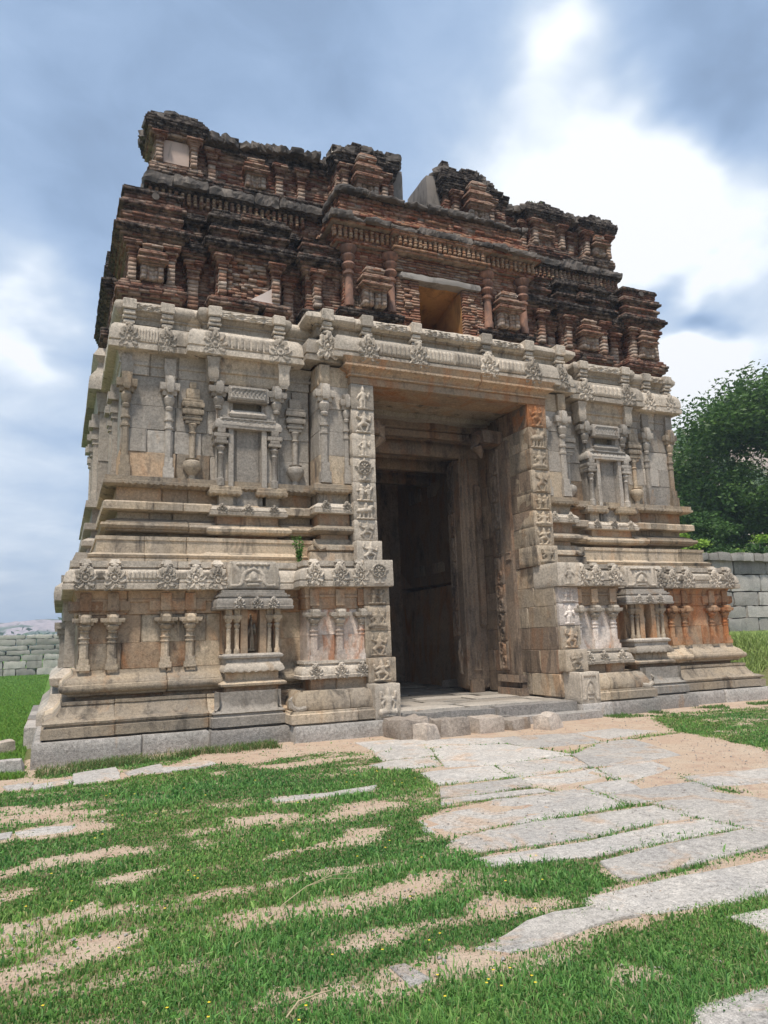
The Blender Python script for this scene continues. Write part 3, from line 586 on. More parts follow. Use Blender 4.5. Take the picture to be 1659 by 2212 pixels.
    for u in (2.60,2.74,3.29,3.43):
        ca=Acc(); cxx=mx(u,s); ca.add(*lathe(cxx,12.45,[(.05,1.43),(.05,1.50),(.035,1.52),(.038,1.80),(.045,1.82),(.03,1.84),(.055,1.90),(.03,1.93),(.06,1.96),(.065,2.0)],8)); ca.add(*sweep([(cxx-.075,12.5),(cxx-.075,12.38),(cxx+.075,12.38),(cxx+.075,12.5)],[(-.02,1.99),(0,2.02),(0,2.06),(-.025,2.07),(-.025,2.16)],ds=.3,inn=.04,chamf=0,jit=.003)); ca.build('column',m_gran,shr)
    relief(shr,'carved_figure','standing#3',mx(3.02,s),1.78,.30,.66,12.63,.12,m_gran)
    a,b=mr(2.43,3.62,s)
    bay('small_cornice',a,b,12.34,12.85,[(-.04,2.15),(.06,2.155),(.07,2.20),(.05,2.21),(.055,2.29),(.03,2.33),(-.01,2.335),(-.01,2.36),(.015,2.365),(.015,2.395),(-.03,2.40),(-.03,2.43),(-.06,2.435),(-.06,2.48)],m_grey,GW,side_cuts=False,ds=.08,jit=.009)
    for xk in (2.75,3.05,3.33): relief(GW,'medallion','k1',mx(xk,s),2.26,.19,.2,12.28,.05,m_grey)
    a,b=mr(2.60,3.47,s)
    bay('barrel_roof_block',a,b,12.50,12.75,[(0,2.52),(.01,2.54),(.01,2.86),(-.01,2.93),(-.04,2.985)],m_pale,GW,side_cuts=False,jit=.006)
    relief(GW,'carved_shrine','shrine',mx(3.03,s),2.74,.80,.44,12.497,.07,m_pale)
    # ---- C: bay beside the doorway
    cx0,cx1=mr(3.50,4.97,s)
    bay('base_moulding',cx0,cx1,11.84,12.9,[(-.06,.25),(-.06,.276),(0,.28),(.012,.288),(.012,.425),(-.03,.44),(-.03,.47)],m_gran,GW,side_cuts=False,jit=.007,cx=[mx(4.65,s)])
    a,b=mr(3.62,4.97,s)
    bay('lotus_moulding',a,b,11.98,12.9,[(.02,.465),(.06,.485,('o',-.02,.14)),(.07,.52,('o',-.025,.14)),(.05,.60),(.0,.70),(-.05,.775),(-.08,.79)],m_gran,GW,side_cuts=False,ds=.05,jit=.008,cx=[mx(4.55,s)])
    hk=Acc() # upturned horn at the free corner
    for t in range(1): 
        xh=mx(3.60,s); sg=-1 if s==0 else 1
        V,F=tube([(xh-sg*.16,11.95,.52),(xh,11.93,.50),(xh+sg*.09,11.92,.56),(xh+sg*.11,11.92,.66),(xh+sg*.07,11.92,.72)],[.05,.055,.05,.035,.012],8); hk.add(V,F)
        V,F=tube([(xh-sg*.02,11.95,.36),(xh+sg*.03,11.95,.48)],[.09,.05],7); hk.add(V,F)
    hk.build('corner_horn',m_pale,GW)
    a,b=mr(3.94,4.97,s)
    bay('neck_block',a,b,12.22,12.9,[(0,.775),(0,.98)],m_warm,GW,side_cuts=False,cx=[mx(4.4,s)])
    bay('shelf_cornice',a,b,12.32,12.9,[(.0,.965),(.19,.97),(.20,1.02),(.175,1.03),(.18,1.06),(.15,1.14),(.11,1.17),(.09,1.18),(.09,1.21),(.12,1.215),(.12,1.265)],m_pale,GW,side_cuts=False,jit=.008)
    for xk in (4.02,4.48,4.86): relief(GW,'medallion','k%d'%(int(xk*10)%3),mx(xk,s),1.09,.26,.27,12.155,.055,m_pale)
    cw=m_wash
    bay('wall_block',a,b,12.34,12.9,[(0,1.265),(0,1.7)],cw,GW,side_cuts=False,jit=.008,cx=[mx(4.45,s)])
    bay('wall_block',a,b,12.34,12.9,[(0,1.70),(0,2.14)],cw,GW,side_cuts=False,jit=.008)
    bay('architrave_block',a,b,12.34,12.9,[(.02,2.14),(.03,2.15),(.03,2.33),(.055,2.345),(.055,2.38),(.035,2.39),(.05,2.44),(.07,2.52)],m_warm,GW,side_cuts=False)
    for xp in (4.05,4.52,4.93):
        w=.15 if xp<4.9 else .12
        pilaster(mx(xp,s),12.34,1.265,1.85,2.14,w,.08,cw,capm=m_pale)
        xx=mx(xp,s); hb=Acc(); hw=.08
        hb.add(*sweep([(xx-hw,12.36),(xx-hw,12.25),(xx+hw,12.25),(xx+hw,12.36)],[(-.03,2.15),(-.03,2.19),(0,2.2),(0,2.48)],ds=.2,inn=.03,chamf=0,jit=.005)); hb.build('bracket',m_warm,GW)
    bay('cornice_block',a,b,12.34,12.9,[(.02,2.52),(.17,2.52),(.19,2.53),(.19,2.61),(.165,2.62),(.165,2.645),(.18,2.65),(.17,2.72),(.14,2.80),(.08,2.85),(.05,2.86),(.05,2.89),(.09,2.895),(.09,2.985)],m_pale,GW,side_cuts=False,jit=.008)
    for xk in (4.03,4.50,4.88):
        relief(GW,'medallion','k%d'%(int(xk*10)%3),mx(xk,s),2.74,.34,.43,12.165,.06,m_pale)
        bb=Acc(); w=.07; path=[(mx(xk,s)-w,12.3),(mx(xk,s)-w,12.2),(mx(xk,s)+w,12.2),(mx(xk,s)+w,12.3)]
        bb.add(*sweep(path,[(0,2.85),(.015,2.88),(-.01,2.91),(.02,2.95),(-.02,3.01)],ds=.1,inn=.02,chamf=0,jit=.008)); bb.build('finial',m_pale,GW)
    # ---- door jamb, lower storey: carved blocks
    lowj=[(.256,.845,11.80,4.95,5.40,'seated#1' if s==0 else 'shrine'),(.85,1.275,12.10,4.96,5.47,'dance#2'),(1.28,1.74,12.24,4.97,5.45,'dance#5'),(1.745,2.19,12.24,4.97,5.45,'seated#4' if s==0 else 'standing#6'),(2.195,2.52,12.24,4.97,5.45,'pair#1'),(2.525,3.0,12.14,4.95,5.49,'wheel' if s==0 else 'standing#9')]
    for z0,z1,yy,u0,u1,kd in lowj:
        a,b=mr(u0,u1,s); jm=m_pale if z0>2.5 or z0<.5 else (m_gran if s==0 else (m_wash if 1.7<z0<2.5 else m_gran))
        o=bay('jamb_block',a,b,yy,13.0,[(0,z0),(.006,z0+.012),(.006,z1-.012),(0,z1-.003)],jm,GW,side_cuts=False,jit=.006)[0]
        relief(o,'carved_figure',kd,(a+b)/2,(z0+z1)/2,min(.46,(b-a)*.95),(z1-z0)*.9,yy-.004,.055,jm)
    # ================= upper storey
    upm=m_gran
    ux0,ux1=mr(.87,4.35,s); yu=13.42; yl,yr=(16.0,13.6) if s==0 else (13.6,16.0)
    sc_=('z',-.028,.105)
    def UA(name,prof,cx,mat=upm,**kw): bay(name,ux0,ux1,yu,yr,prof,mat,GW,cx=[mx(c,s) for c in cx],ybl=yl,**kw)
    UA('upper_base_block',[(.50,2.98),(.50,3.05),(.44,3.055),(.44,3.075),(.47,3.08,('o',-.02,.1)),(.49,3.12,('o',-.025,.1)),(.38,3.16),(.34,3.165),(.34,3.38),(.36,3.385),(.36,3.45)],[1.3,2.0],mat=upm,ds=.06)
    UA('recess_block',[(.0,3.455),(.0,3.56)],[1.7])
    UA('torus_moulding',[(.10,3.545),(.20,3.56),(.20,3.585),(.26,3.60),(.29,3.645),(.27,3.69),(.20,3.70),(.20,3.72),(.08,3.78),(.02,3.80)],[2.05],mat=m_gran)
    UA('neck_block',[(.0,3.79),(.0,3.92)],[1.4,1.8])
    UA('shelf_block',[(.17,3.915),(.26,3.93),(.26,4.05),(.22,4.08)],[1.45,1.95],mat=m_gran)
    UA('neck_block',[(.03,4.075),(.03,4.36)],[1.6,2.05],mat=m_warm)
    UA('toothed_shelf',[(.18,4.36,sc_),(.26,4.40,sc_),(.26,4.43),(.235,4.44),(.235,4.52),(.10,4.55)],[],mat=m_gran,ds=.03,jit=.005)
    rows=[4.55,5.02,5.44,5.88,6.44]
    for i,(z0,z1) in enumerate(zip(rows[:-1],rows[1:])):
        cs=[[1.85,2.45],[1.33,1.8,2.3],[1.82,2.4],[1.85]][i]
        for q,pth in enumerate(cutpath([(ux0,yl),(ux0,yu),(ux1,yu),(ux1,yr)],sorted([abs(yl-yu)+(mx(c,s)-ux0) for c in cs]))):
            course('wall_block',pth,[(-.008,z0),(0,z0+.008),(.0,z1-.008),(-.008,z1)],m_grey if i else [m_warm,m_gran,m_grey][q%3],GW,ds=.14,dz=.14,jit=.008)
    UA('architrave_block',[(.01,6.44),(.02,6.45),(.02,6.60),(.05,6.62),(.05,6.66),(.03,6.67),(.03,6.70),(.07,6.80),(.10,6.86)],[1.35,1.85],mat=m_grey)
    wx0,wx1=mr(.87,1.93,s)
    kprof=[(.02,6.84),(.22,6.84),(.25,6.855),(.25,6.955),(.215,6.965),(.215,6.995),(.24,7.005),(.235,7.15),(.21,7.26),(.15,7.33),(.04,7.335),(.04,7.40)]
    rprof=[(.03,7.385),(.05,7.39),(.05,7.48),(.085,7.50),(.07,7.53),(.12,7.56),(.17,7.62),(.18,7.70),(.14,7.77),(.06,7.82)]
    bay('cornice_block',wx0,wx1,yu,16.,kprof,m_pale,GW,cx=[mx(1.47,s)],ybl=16.,ds=.08,jit=.012)
    bay('parapet_roll',wx0,wx1,yu,16.,rprof,m_pale,GW,cx=[],ybl=16.,ds=.08,jit=.02)
    ex0,ex1=mr(1.9,4.35,s)
    bay('parapet_roll',ex0,ex1,yu+.02,13.7,rprof,m_pale,GW,side_cuts=False,ds=.08,jit=.02)
    for xk,kw_ in ((.96,.40),(1.62,.36)):
        relief(GW,'medallion','k%d'%(int(xk*10)%3),mx(xk,s),7.08,kw_,.50,yu-.222,.06,m_pale)
        bb=Acc(); xx=mx(xk,s); 
        for (zz0,zz1,w,e) in ((7.34,7.42,.10,.17),(7.43,7.50,.12,.19),(7.50,7.60,.10,.21),(7.60,7.80,.12,.24)):
            bb.add(*sweep([(xx-w,yu),(xx-w,yu-e),(xx+w,yu-e),(xx+w,yu)],[(-.02,zz0),(0,zz0+.02),(0,zz1-.02),(-.02,zz1)],ds=.1,inn=.02,chamf=0,jit=.014))
        bb.build('finial',m_pale,GW)
    relief(GW,'fluting','ribs',mx(1.29,s),7.12,.36,.26,yu-.21,.04,m_pale)
    relief(GW,'roll_carving','leaf',mx(1.28,s),7.66,.5,.16,yu-.185,.05,m_pale)
    for xp in (.955,1.70):
        pilaster(mx(xp,s),yu,4.55,5.80,6.44,.14,.09,m_gran if xp<1 else m_grey)
        xx=mx(xp,s); hb=Acc(); hb.add(*sweep([(xx-.10,yu+.02),(xx-.10,yu-.10),(xx+.10,yu-.10),(xx+.10,yu+.02)],[(-.03,6.44),(0,6.5),(0,6.78)],ds=.2,inn=.03,chamf=0,jit=.006)); hb.build('bracket',m_grey,GW)
    # pot-and-pillar motifs between the bays
    for xp in (2.12,4.07):
        q=Acc(); xx=mx(xp,s); yy=yu-.03
        q.add(*lathe(xx,yy,[(.07,4.55),(.06,4.62),(.09,4.66),(.15,4.74),(.175,4.80),(.16,4.87),(.10,4.91),(.13,4.93),(.05,4.95),(.05,5.0),(.055,5.1),(.055,5.40),(.075,5.42),(.05,5.44),(.06,5.52),(.085,5.58),(.06,5.60)],12,math.pi,2*math.pi))
        for (zz0,zz1,w,e) in ((5.60,5.66,.13,.08),(5.66,5.72,.17,.10),(5.72,5.76,.14,.09),(5.76,5.86,.19,.13),(5.86,5.90,.15,.10),(5.90,6.0,.20,.14),(6.0,6.06,.18,.12),(6.06,6.26,.12,.10),(6.26,6.4,.06,.07)):
            q.add(*sweep([(xx-w,yu+.02),(xx-w,yu-e),(xx+w,yu-e),(xx+w,yu+.02)],[(-.01,zz0),(0,zz0+.015),(0,zz1-.01),(-.02,zz1)],ds=.12,inn=.02,chamf=0,jit=.006))
        q.build('pot_pilaster',m_gran if xp<3 else m_grey,GW)
    # ---- upper shrine bay B
    vx0,vx1=mr(2.42,3.80,s); yb=13.12
    def UB(name,prof,mat=m_grey,x=(2.42,3.80),cx=(),**kw):
        a,b=mr(x[0],x[1],s); return bay(name,a,b,yb,13.6,prof,mat,GW,side_cuts=False,cx=[mx(c,s) for c in cx],**kw)
    UB('upper_base_block',[(.14,2.99),(.14,3.06),(.10,3.09,('o',-.02,.1)),(.12,3.14,('o',-.02,.1)),(.03,3.20),(-.01,3.24),(-.01,3.44)],m_gran,ds=.05,x=(2.36,3.86))
    UB('recess_block',[(-.14,3.43),(-.14,3.53)],m_warm)
    UB('ribbed_torus',[(-.08,3.515),(.0,3.53,('o',.022,.07)),(.06,3.57,('o',.022,.07)),(.07,3.62,('o',.022,.07)),(.02,3.66,('o',.022,.07)),(-.06,3.69),(-.10,3.72)],m_gran,ds=.035,jit=.004)
    UB('neck_block',[(-.11,3.71),(-.11,3.88)],m_warm)
    UB('shelf_cornice',[(-.06,3.87),(.02,3.88),(.03,3.94),(.0,3.95),(.01,3.98),(-.03,4.04),(-.08,4.07)],m_pale,ds=.06)
    for xk in (2.62,3.10,3.58): relief(GW,'medallion','k2',mx(xk,s),3.99,.2,.2,yb-.005,.05,m_pale)
    relief(GW,'fluting','ribs',mx(2.86,s),3.975,.24,.07,yb-.015,.03,m_pale)
    for u in ((2.42,2.94),(3.28,3.80)):
        UB('neck_block',[(-.08,4.06),(-.08,4.27)],m_gran,x=(u[0]+.08,u[1]-.02))
        UB('toothed_shelf',[(-.02,4.26,sc_),(.03,4.29,sc_),(.04,4.33),(.02,4.34),(.02,4.40),(-.05,4.43)],m_gran,x=u,ds=.03,jit=.004)
        UB('side_panel',[(-.16,4.42),(-.16,6.05)],m_grey,x=u)
    UB('niche_back',[(-.19,3.95),(-.19,5.55)],m_grey,x=(2.70,3.50))
    for u in (2.60,2.78,3.40,3.60):
        q=Acc(); xx=mx(u,s); yy=yb+.07
        if u in (2.78,3.40):
            q.add(*sweep([(xx-.045,13.4),(xx-.045,yb+.02),(xx+.045,yb+.02),(xx+.045,13.4)],[(0,4.42),(0,5.55)],ds=.3,inn=.02,chamf=0,jit=.004))
        else:
            q.add(*lathe(xx,yy,[(.075,4.42),(.075,4.55),(.05,4.57),(.05,5.0),(.065,5.02),(.05,5.04),(.05,5.08),(.09,5.14),(.055,5.18),(.07,5.20)],8))
            for (zz0,zz1,w) in ((5.20,5.26,.12),(5.26,5.32,.09),(5.32,5.40,.14),(5.40,5.52,.07)):
                q.add(*sweep([(xx-w,13.4),(xx-w,yb-.02),(xx+w,yb-.02),(xx+w,13.4)],[(-.01,zz0),(0,zz0+.012),(0,zz1)],ds=.3,inn=.02,chamf=0,jit=.004))
        q.build('niche_column',m_grey,GW)
    # deep shaded reveals of the niche
    UB('small_cornice',[(-.06,5.50),(.02,5.505),(.03,5.56),(.01,5.64),(-.04,5.69),(-.06,5.70),(-.06,5.76)],m_grey,x=(2.50,3.70),ds=.06,jit=.007)
    UB('crown_block',[(-.05,5.75),(-.03,5.80),(-.08,5.88)],m_grey,x=(2.72,3.48),jit=.01)
    relief(GW,'roof_carving','band',mx(3.10,s),5.62,1.05,.16,yb+.005,.045,m_grey)
    for xp in (2.56,3.66):
        q=Acc(); pil_cap(q,mx(xp,s),yb+.16,5.88,6.40,.15,.10); q.build('capital',m_grey,GW)
    UB('carved_panel',[(-.02,6.03),(0,6.05),(0,6.30),(-.02,6.33)],m_grey,x=(2.72,3.49))
    relief(GW,'carved_scene','band',mx(3.10,s),6.18,.68,.24,yb-.004,.045,m_grey)
    UB('architrave_block',[(-.08,6.36),(-.05,6.40),(-.05,6.55),(-.02,6.57),(-.02,6.61),(-.05,6.62),(-.05,6.66),(0,6.76),(.02,6.86)],m_gran,x=(2.36,3.86))
    for xp in (2.44,3.78):
        xx=mx(xp,s); hb=Acc(); hb.add(*sweep([(xx-.10,13.3),(xx-.10,yb-.05),(xx+.10,yb-.05),(xx+.10,13.3)],[(-.04,6.36),(0,6.44),(0,6.70),(.03,6.82)],ds=.2,inn=.03,chamf=0,jit=.006)); hb.build('bracket',m_pale,GW)
    kb=[(x-.13,z-.0) for x,z in kprof]; rb=[(x-.13,z) for x,z in rprof]
    UB('cornice_block',kb,m_pale,x=(2.06+.02,4.04),ds=.07,jit=.012,cx=[3.05] if 0 else ())
    UB('parapet_roll',rb,m_pale,x=(2.20,3.90),ds=.08,jit=.02)
    for xk in (2.45,3.68):
        relief(GW,'medallion','k%d'%(int(xk*10)%3),mx(xk,s),7.10,.50,.54,yb-.098,.06,m_pale)
        bb=Acc(); xx=mx(xk,s)
        for (zz0,zz1,w,e) in ((7.34,7.42,.10,.05),(7.43,7.50,.12,.07),(7.50,7.60,.10,.09),(7.60,7.80,.12,.12)):
            bb.add(*sweep([(xx-w,yb+.2),(xx-w,yb-e),(xx+w,yb-e),(xx+w,yb+.2)],[(-.02,zz0),(0,zz0+.02),(0,zz1-.02),(-.02,zz1)],ds=.1,inn=.02,chamf=0,jit=.014))
        bb.build('finial',m_pale,GW)
    relief(GW,'fluting','ribs',mx(3.06,s),7.12,.84,.26,yb-.095,.045,m_pale)
    relief(GW,'roll_carving','leaf',mx(3.06,s),7.66,1.0,.16,yb-.06,.05,m_pale)
    # ---- upper bay C
    yc=12.96
    def UC(name,prof,mat=m_gran,x=(4.38,5.03),cx=(),yf=yc,**kw):
        a,b=mr(x[0],x[1],s); return bay(name,a,b,yf,13.6,prof,mat,GW,side_cuts=False,cx=[mx(c,s) for c in cx],**kw)
    UC('upper_base_block',[(.10,3.0),(.10,3.20),(.05,3.22)],m_gran,x=(4.27,5.03))
    UC('lotus_moulding',[(.06,3.21),(.11,3.25),(.09,3.32),(.0,3.38),(-.02,3.44),(-.02,3.46)],m_gran,x=(4.30,5.03),ds=.06)
    sg=-1 if s==0 else 1; xh=mx(4.36,s); V,F=tube([(xh-sg*.1,12.84,3.30),(xh,12.83,3.26),(xh+sg*.11,12.83,3.36),(xh+sg*.12,12.83,3.44)],[.04,.05,.035,.01],7); hk=Acc(); hk.add(V,F); hk.build('corner_horn',m_gran,GW)
    UC('neck_block',[(-.05,3.45),(-.05,3.56)],m_warm)
    UC('ribbed_torus',[(-.02,3.55),(.06,3.57,('o',.022,.07)),(.12,3.61,('o',.022,.07)),(.12,3.65,('o',.022,.07)),(.06,3.70,('o',.02,.07)),(-.02,3.73)],m_gran,ds=.035,jit=.004)
    UC('neck_block',[(-.02,3.72),(-.02,3.95)],m_warm)
    UC('shelf_cornice',[(.0,3.945),(.11,3.95),(.12,4.01),(.09,4.02),(.10,4.06),(.05,4.12),(.0,4.15)],m_pale,ds=.06)
    for xk in (4.50,4.92): relief(GW,'medallion','k2',mx(xk,s),4.07,.2,.22,yc-.10,.05,m_pale)
    UC('neck_block',[(-.02,4.145),(-.02,4.36)],m_gran)
    UC('toothed_shelf',[(.05,4.35,sc_),(.11,4.38,sc_),(.12,4.42),(.10,4.43),(.10,4.50),(.02,4.53)],m_gran,ds=.03,jit=.004)
    for z0,z1 in ((4.53,5.08),(5.08,5.55),(5.55,6.0),(6.0,6.46)):
        UC('wall_block',[(-.008,z0),(0,z0+.008),(0,z1-.008),(-.008,z1)],m_grey if z0>5 else m_gran,x=(4.42,5.03))
    pilaster(mx(4.52,s),yc,4.53,5.85,6.46,.16,.08,m_grey)
    pilaster(mx(4.97,s),yc,4.53,5.75,6.30,.11,.06,m_grey)
    UC('architrave_block',[(.01,6.46),(.02,6.47),(.02,6.85)],m_gran,x=(4.42,5.03))
    xx=mx(4.52,s); hb=Acc(); hb.add(*sweep([(xx-.10,13.1),(xx-.10,yc-.1),(xx+.10,yc-.1),(xx+.10,13.1)],[(-.03,6.46),(0,6.52),(0,6.85)],ds=.2,inn=.03,chamf=0,jit=.006)); hb.build('bracket',m_gran,GW)
    kc=[(x-.12,z+.06) for x,z in kprof]; rc=[(x-.12,z+.06) for x,z in rprof]
    bay('cornice_block',*mr(4.27,4.86,s),yc,13.6,kc,m_pale,GW,side_cuts=False,ds=.07,jit=.012)
    # ---- door jamb, upper storey
    zs=[3.0,3.42,3.83,4.18,4.56,5.05,5.52,6.0,6.51]
    kinds=['dance#11','dance#12','beast#13','pair#14','wheel','standing#15','dance#16','standing#17'] if s==0 else ['seated#21','dance#22','seated#23','pair#24','dance#25','seated#26','beast#27','dance#28']
    for i,(z0,z1) in enumerate(zip(zs[:-1],zs[1:])):
        a,b=mr(5.03,5.50+(.04 if i==0 else 0),s); yj=12.80-(.10 if i==0 else 0)
        jm=m_pale if s==0 else (m_rust if i==7 else m_gran)
        o=bay('jamb_block',a,b,yj,13.4,[(-.006,z0+.002),(0,z0+.010),(0,z1-.010),(-.006,z1-.002)],jm,GW,side_cuts=False,jit=.006)[0]
        relief(o,'carved_figure',kinds[i],(a+b)/2,(z0+z1)/2,.46,(z1-z0)*.98,yj-.002,.06,jm)
    # ---- core behind the dressed stones (rubble), so no sky shows through joints
    for (u0,u1,y0,z0,z1) in ((.33,5.3,12.86,-.2,3.0),(.92,5.3,13.48,2.9,7.8),(4.0,5.2,12.42,-.1,3.0),(2.6,3.4,12.66,-.1,2.98),(4.48,5.2,13.05,2.9,7.8),(2.5,3.72,13.45,2.98,7.6)):
        a,b=mr(u0,u1,s); a_=Acc(); a_.add(*roughbox(a,b,y0,BACK,z0,z1,(2,2,2),.0)); a_.build('rubble_core',m_warm,GW,smooth=False)
    # side bay seen past the corner
    sx0,sx1=mr(.12,3.,s); 
    for prof,mt,nm in (([(.60,-.2),(.60,.26)],m_plinth,'plinth_block'),([(.42,.27),(.42,.44),(.40,.5),(.25,.62),(.2,.8)],m_grey,'base_moulding'),([(.08,.8),(.08,.9),(.22,.95),(.24,1.08),(.08,1.2),(.0,1.25)],m_grey,'torus_moulding'),
                       ([(0,1.25),(0,2.12)],m_grey,'wall_block'),([(.03,2.12),(.05,2.5)],m_grey,'architrave_block'),([(.2,2.5),(.22,2.62),(.20,2.75),(.08,2.85),(.1,2.98)],m_grey,'cornice_block')):
        bay(nm,sx0,sx1,15.35,BACK,prof,mt,GW,side_cuts=True,ybl=BACK)
    for yp in (15.7,16.8,17.9):
        q=Acc(); X=mx(.12,s); sg=-1 if s==0 else 1
        pa=[(X+sg*-.05,yp+.09),(X+sg*.08,yp+.09),(X+sg*.08,yp-.09),(X-sg*.05,yp-.09)]
        if s==0: pa=pa
        else: pa=pa[::-1]
        if s==0: pa=[(X+.05,yp+.09),(X-.08,yp+.09),(X-.08,yp-.09),(X+.05,yp-.09)]
        else: pa=[(X-.05,yp-.09),(X+.08,yp-.09),(X+.08,yp+.09),(X-.05,yp+.09)]
        for z0,z1,e in ((1.25,1.4,.02),(1.4,1.8,0),(1.8,1.88,.02),(1.88,1.98,.05),(1.98,2.10,.10)): q.add(*sweep(pa,[(e,z0),(e,z1)],ds=.3,inn=.02,chamf=0,jit=.004))
        q.build('pilaster',m_grey,GW)
    sx0,sx1=mr(.62,3.,s)
    for prof,mt,nm in (([(.5,2.98),(.46,3.2),(.36,3.45)],m_grey,'upper_base_block'),([(.15,3.45),(.15,3.55),(.26,3.6),(.26,3.7),(.12,3.78)],m_grey,'torus_moulding'),([(.08,3.78),(.08,3.92),(.22,3.93),(.22,4.06),(.08,4.08),(.08,4.36),(.22,4.38),(.2,4.52),(.0,4.55)],m_grey,'shelf_block'),
                       ([(0,4.55),(0,5.4)],m_grey,'wall_block'),([(0,5.4),(0,6.44)],m_grey,'wall_block'),([(.03,6.44),(.08,6.84)],m_grey,'architrave_block'),([(.02,6.84),(.235,6.855),(.235,6.96),(.22,7.12),(.09,7.33),(.05,7.5),(.17,7.62),(.06,7.82)],m_grey,'cornice_block')):
        bay(nm,sx0,sx1,15.9,BACK,prof,mt,GW,side_cuts=True,ybl=BACK)
    for yp in (14.2,15.1,16.2,17.3,18.4):
        q=Acc(); X=mx(.87 if yp<15.5 else .62,s)
        if s==0: pa=[(X+.05,yp+.07),(X-.09,yp+.07),(X-.09,yp-.07),(X+.05,yp-.07)]
        else: pa=[(X-.05,yp-.07),(X+.09,yp-.07),(X+.09,yp+.07),(X-.05,yp+.07)]
        for z0,z1,e in ((4.55,4.8,.02),(4.8,5.8,0),(5.8,5.9,.025),(5.9,6.05,.05),(6.05,6.14,.02),(6.14,6.28,.10),(6.28,6.44,.05)): q.add(*sweep(pa,[(e,z0),(e,z1)],ds=.3,inn=.02,chamf=0,jit=.004))
        q.build('pilaster',m_grey,GW)

# ---- lintel, coved mouldings, central cornice
lx0,lx1=5.03,2*M-5.03
bay('lintel',lx0-.0,lx1+.0,12.80,13.55,[(0,6.512),(.01,6.52),(.01,6.655),(.0,6.66)],m_warm,GW,side_cuts=False,jit=.010,cx=[])
bay('lintel_moulding',lx0,lx1,12.80,13.55,[(.0,6.66),(.05,6.67),(.05,6.70),(.02,6.71),(.04,6.76),(.10,6.81,('z',-.02,.11)),(.16,6.84,('z',-.02,.11)),(.16,6.87),(.13,6.88),(.16,6.96),(.20,7.0)],m_warm,GW,side_cuts=False,ds=.04,jit=.006,cx=[7.9])
kc=[(x-.08,z+.13) for x,z in kprof]
kc[0]=(.0,6.98)
bay('cornice_block',4.83,2*M-4.83,12.84,13.5,kc,m_pale,GW,side_cuts=False,ds=.07,jit=.014,cx=[])
bay('parapet_block',4.38,2*M-4.38,12.90,13.6,[(-.02,7.44),(.0,7.46),(0,7.62),(.05,7.64),(.05,7.67)],m_gran,GW,side_cuts=False,ds=.1,cx=[5.75,7.55,9.2],jit=.012)
bay('parapet_roll',4.28,2*M-4.28,12.90,13.6,[(.03,7.665),(.10,7.69),(.15,7.76),(.14,7.83),(.08,7.89),(.0,7.92)],m_pale,GW,side_cuts=False,ds=.07,cx=[5.15,5.9,6.95,7.6,8.3,9.3],jit=.022)
for xk in (4.56,5.38,6.47,2*M-6.47,2*M-5.38,2*M-4.56):
    relief(GW,'medallion','k%d'%(int(xk*10)%3),xk,7.22,.48,.58,12.665 if 4.9<xk<9.7 else 12.76,.07,m_pale)
    bb=Acc()
    for (zz0,zz1,w,e) in ((7.46,7.53,.09,.11),(7.53,7.60,.12,.14),(7.60,7.70,.09,.15),(7.70,7.94,.12,.19)):
        bb.add(*sweep([(xk-w,13.1),(xk-w,12.88-e),(xk+w,12.88-e),(xk+w,13.1)],[(-.02,zz0),(0,zz0+.02),(0,zz1-.02),(-.02,zz1)],ds=.1,inn=.02,chamf=0,jit=.016))
    bb.build('finial',m_pale,GW)
for xa,xb in ((5.58,6.28),(6.68,7.28),(7.32,7.92),(8.34,9.02)):
    relief(GW,'fluting','ribs',(xa+xb)/2,7.25,xb-xa,.26,12.675,.05,m_pale)
    relief(GW,'roll_carving','leaf',(xa+xb)/2,7.77,xb-xa,.17,12.765,.05,m_pale)
a_=Acc(); a_.add(*roughbox(4.5,2*M-4.5,13.1,BACK,6.99,7.8,(2,2,2),0)); a_.build('rubble_core',m_warm,GW,smooth=False)

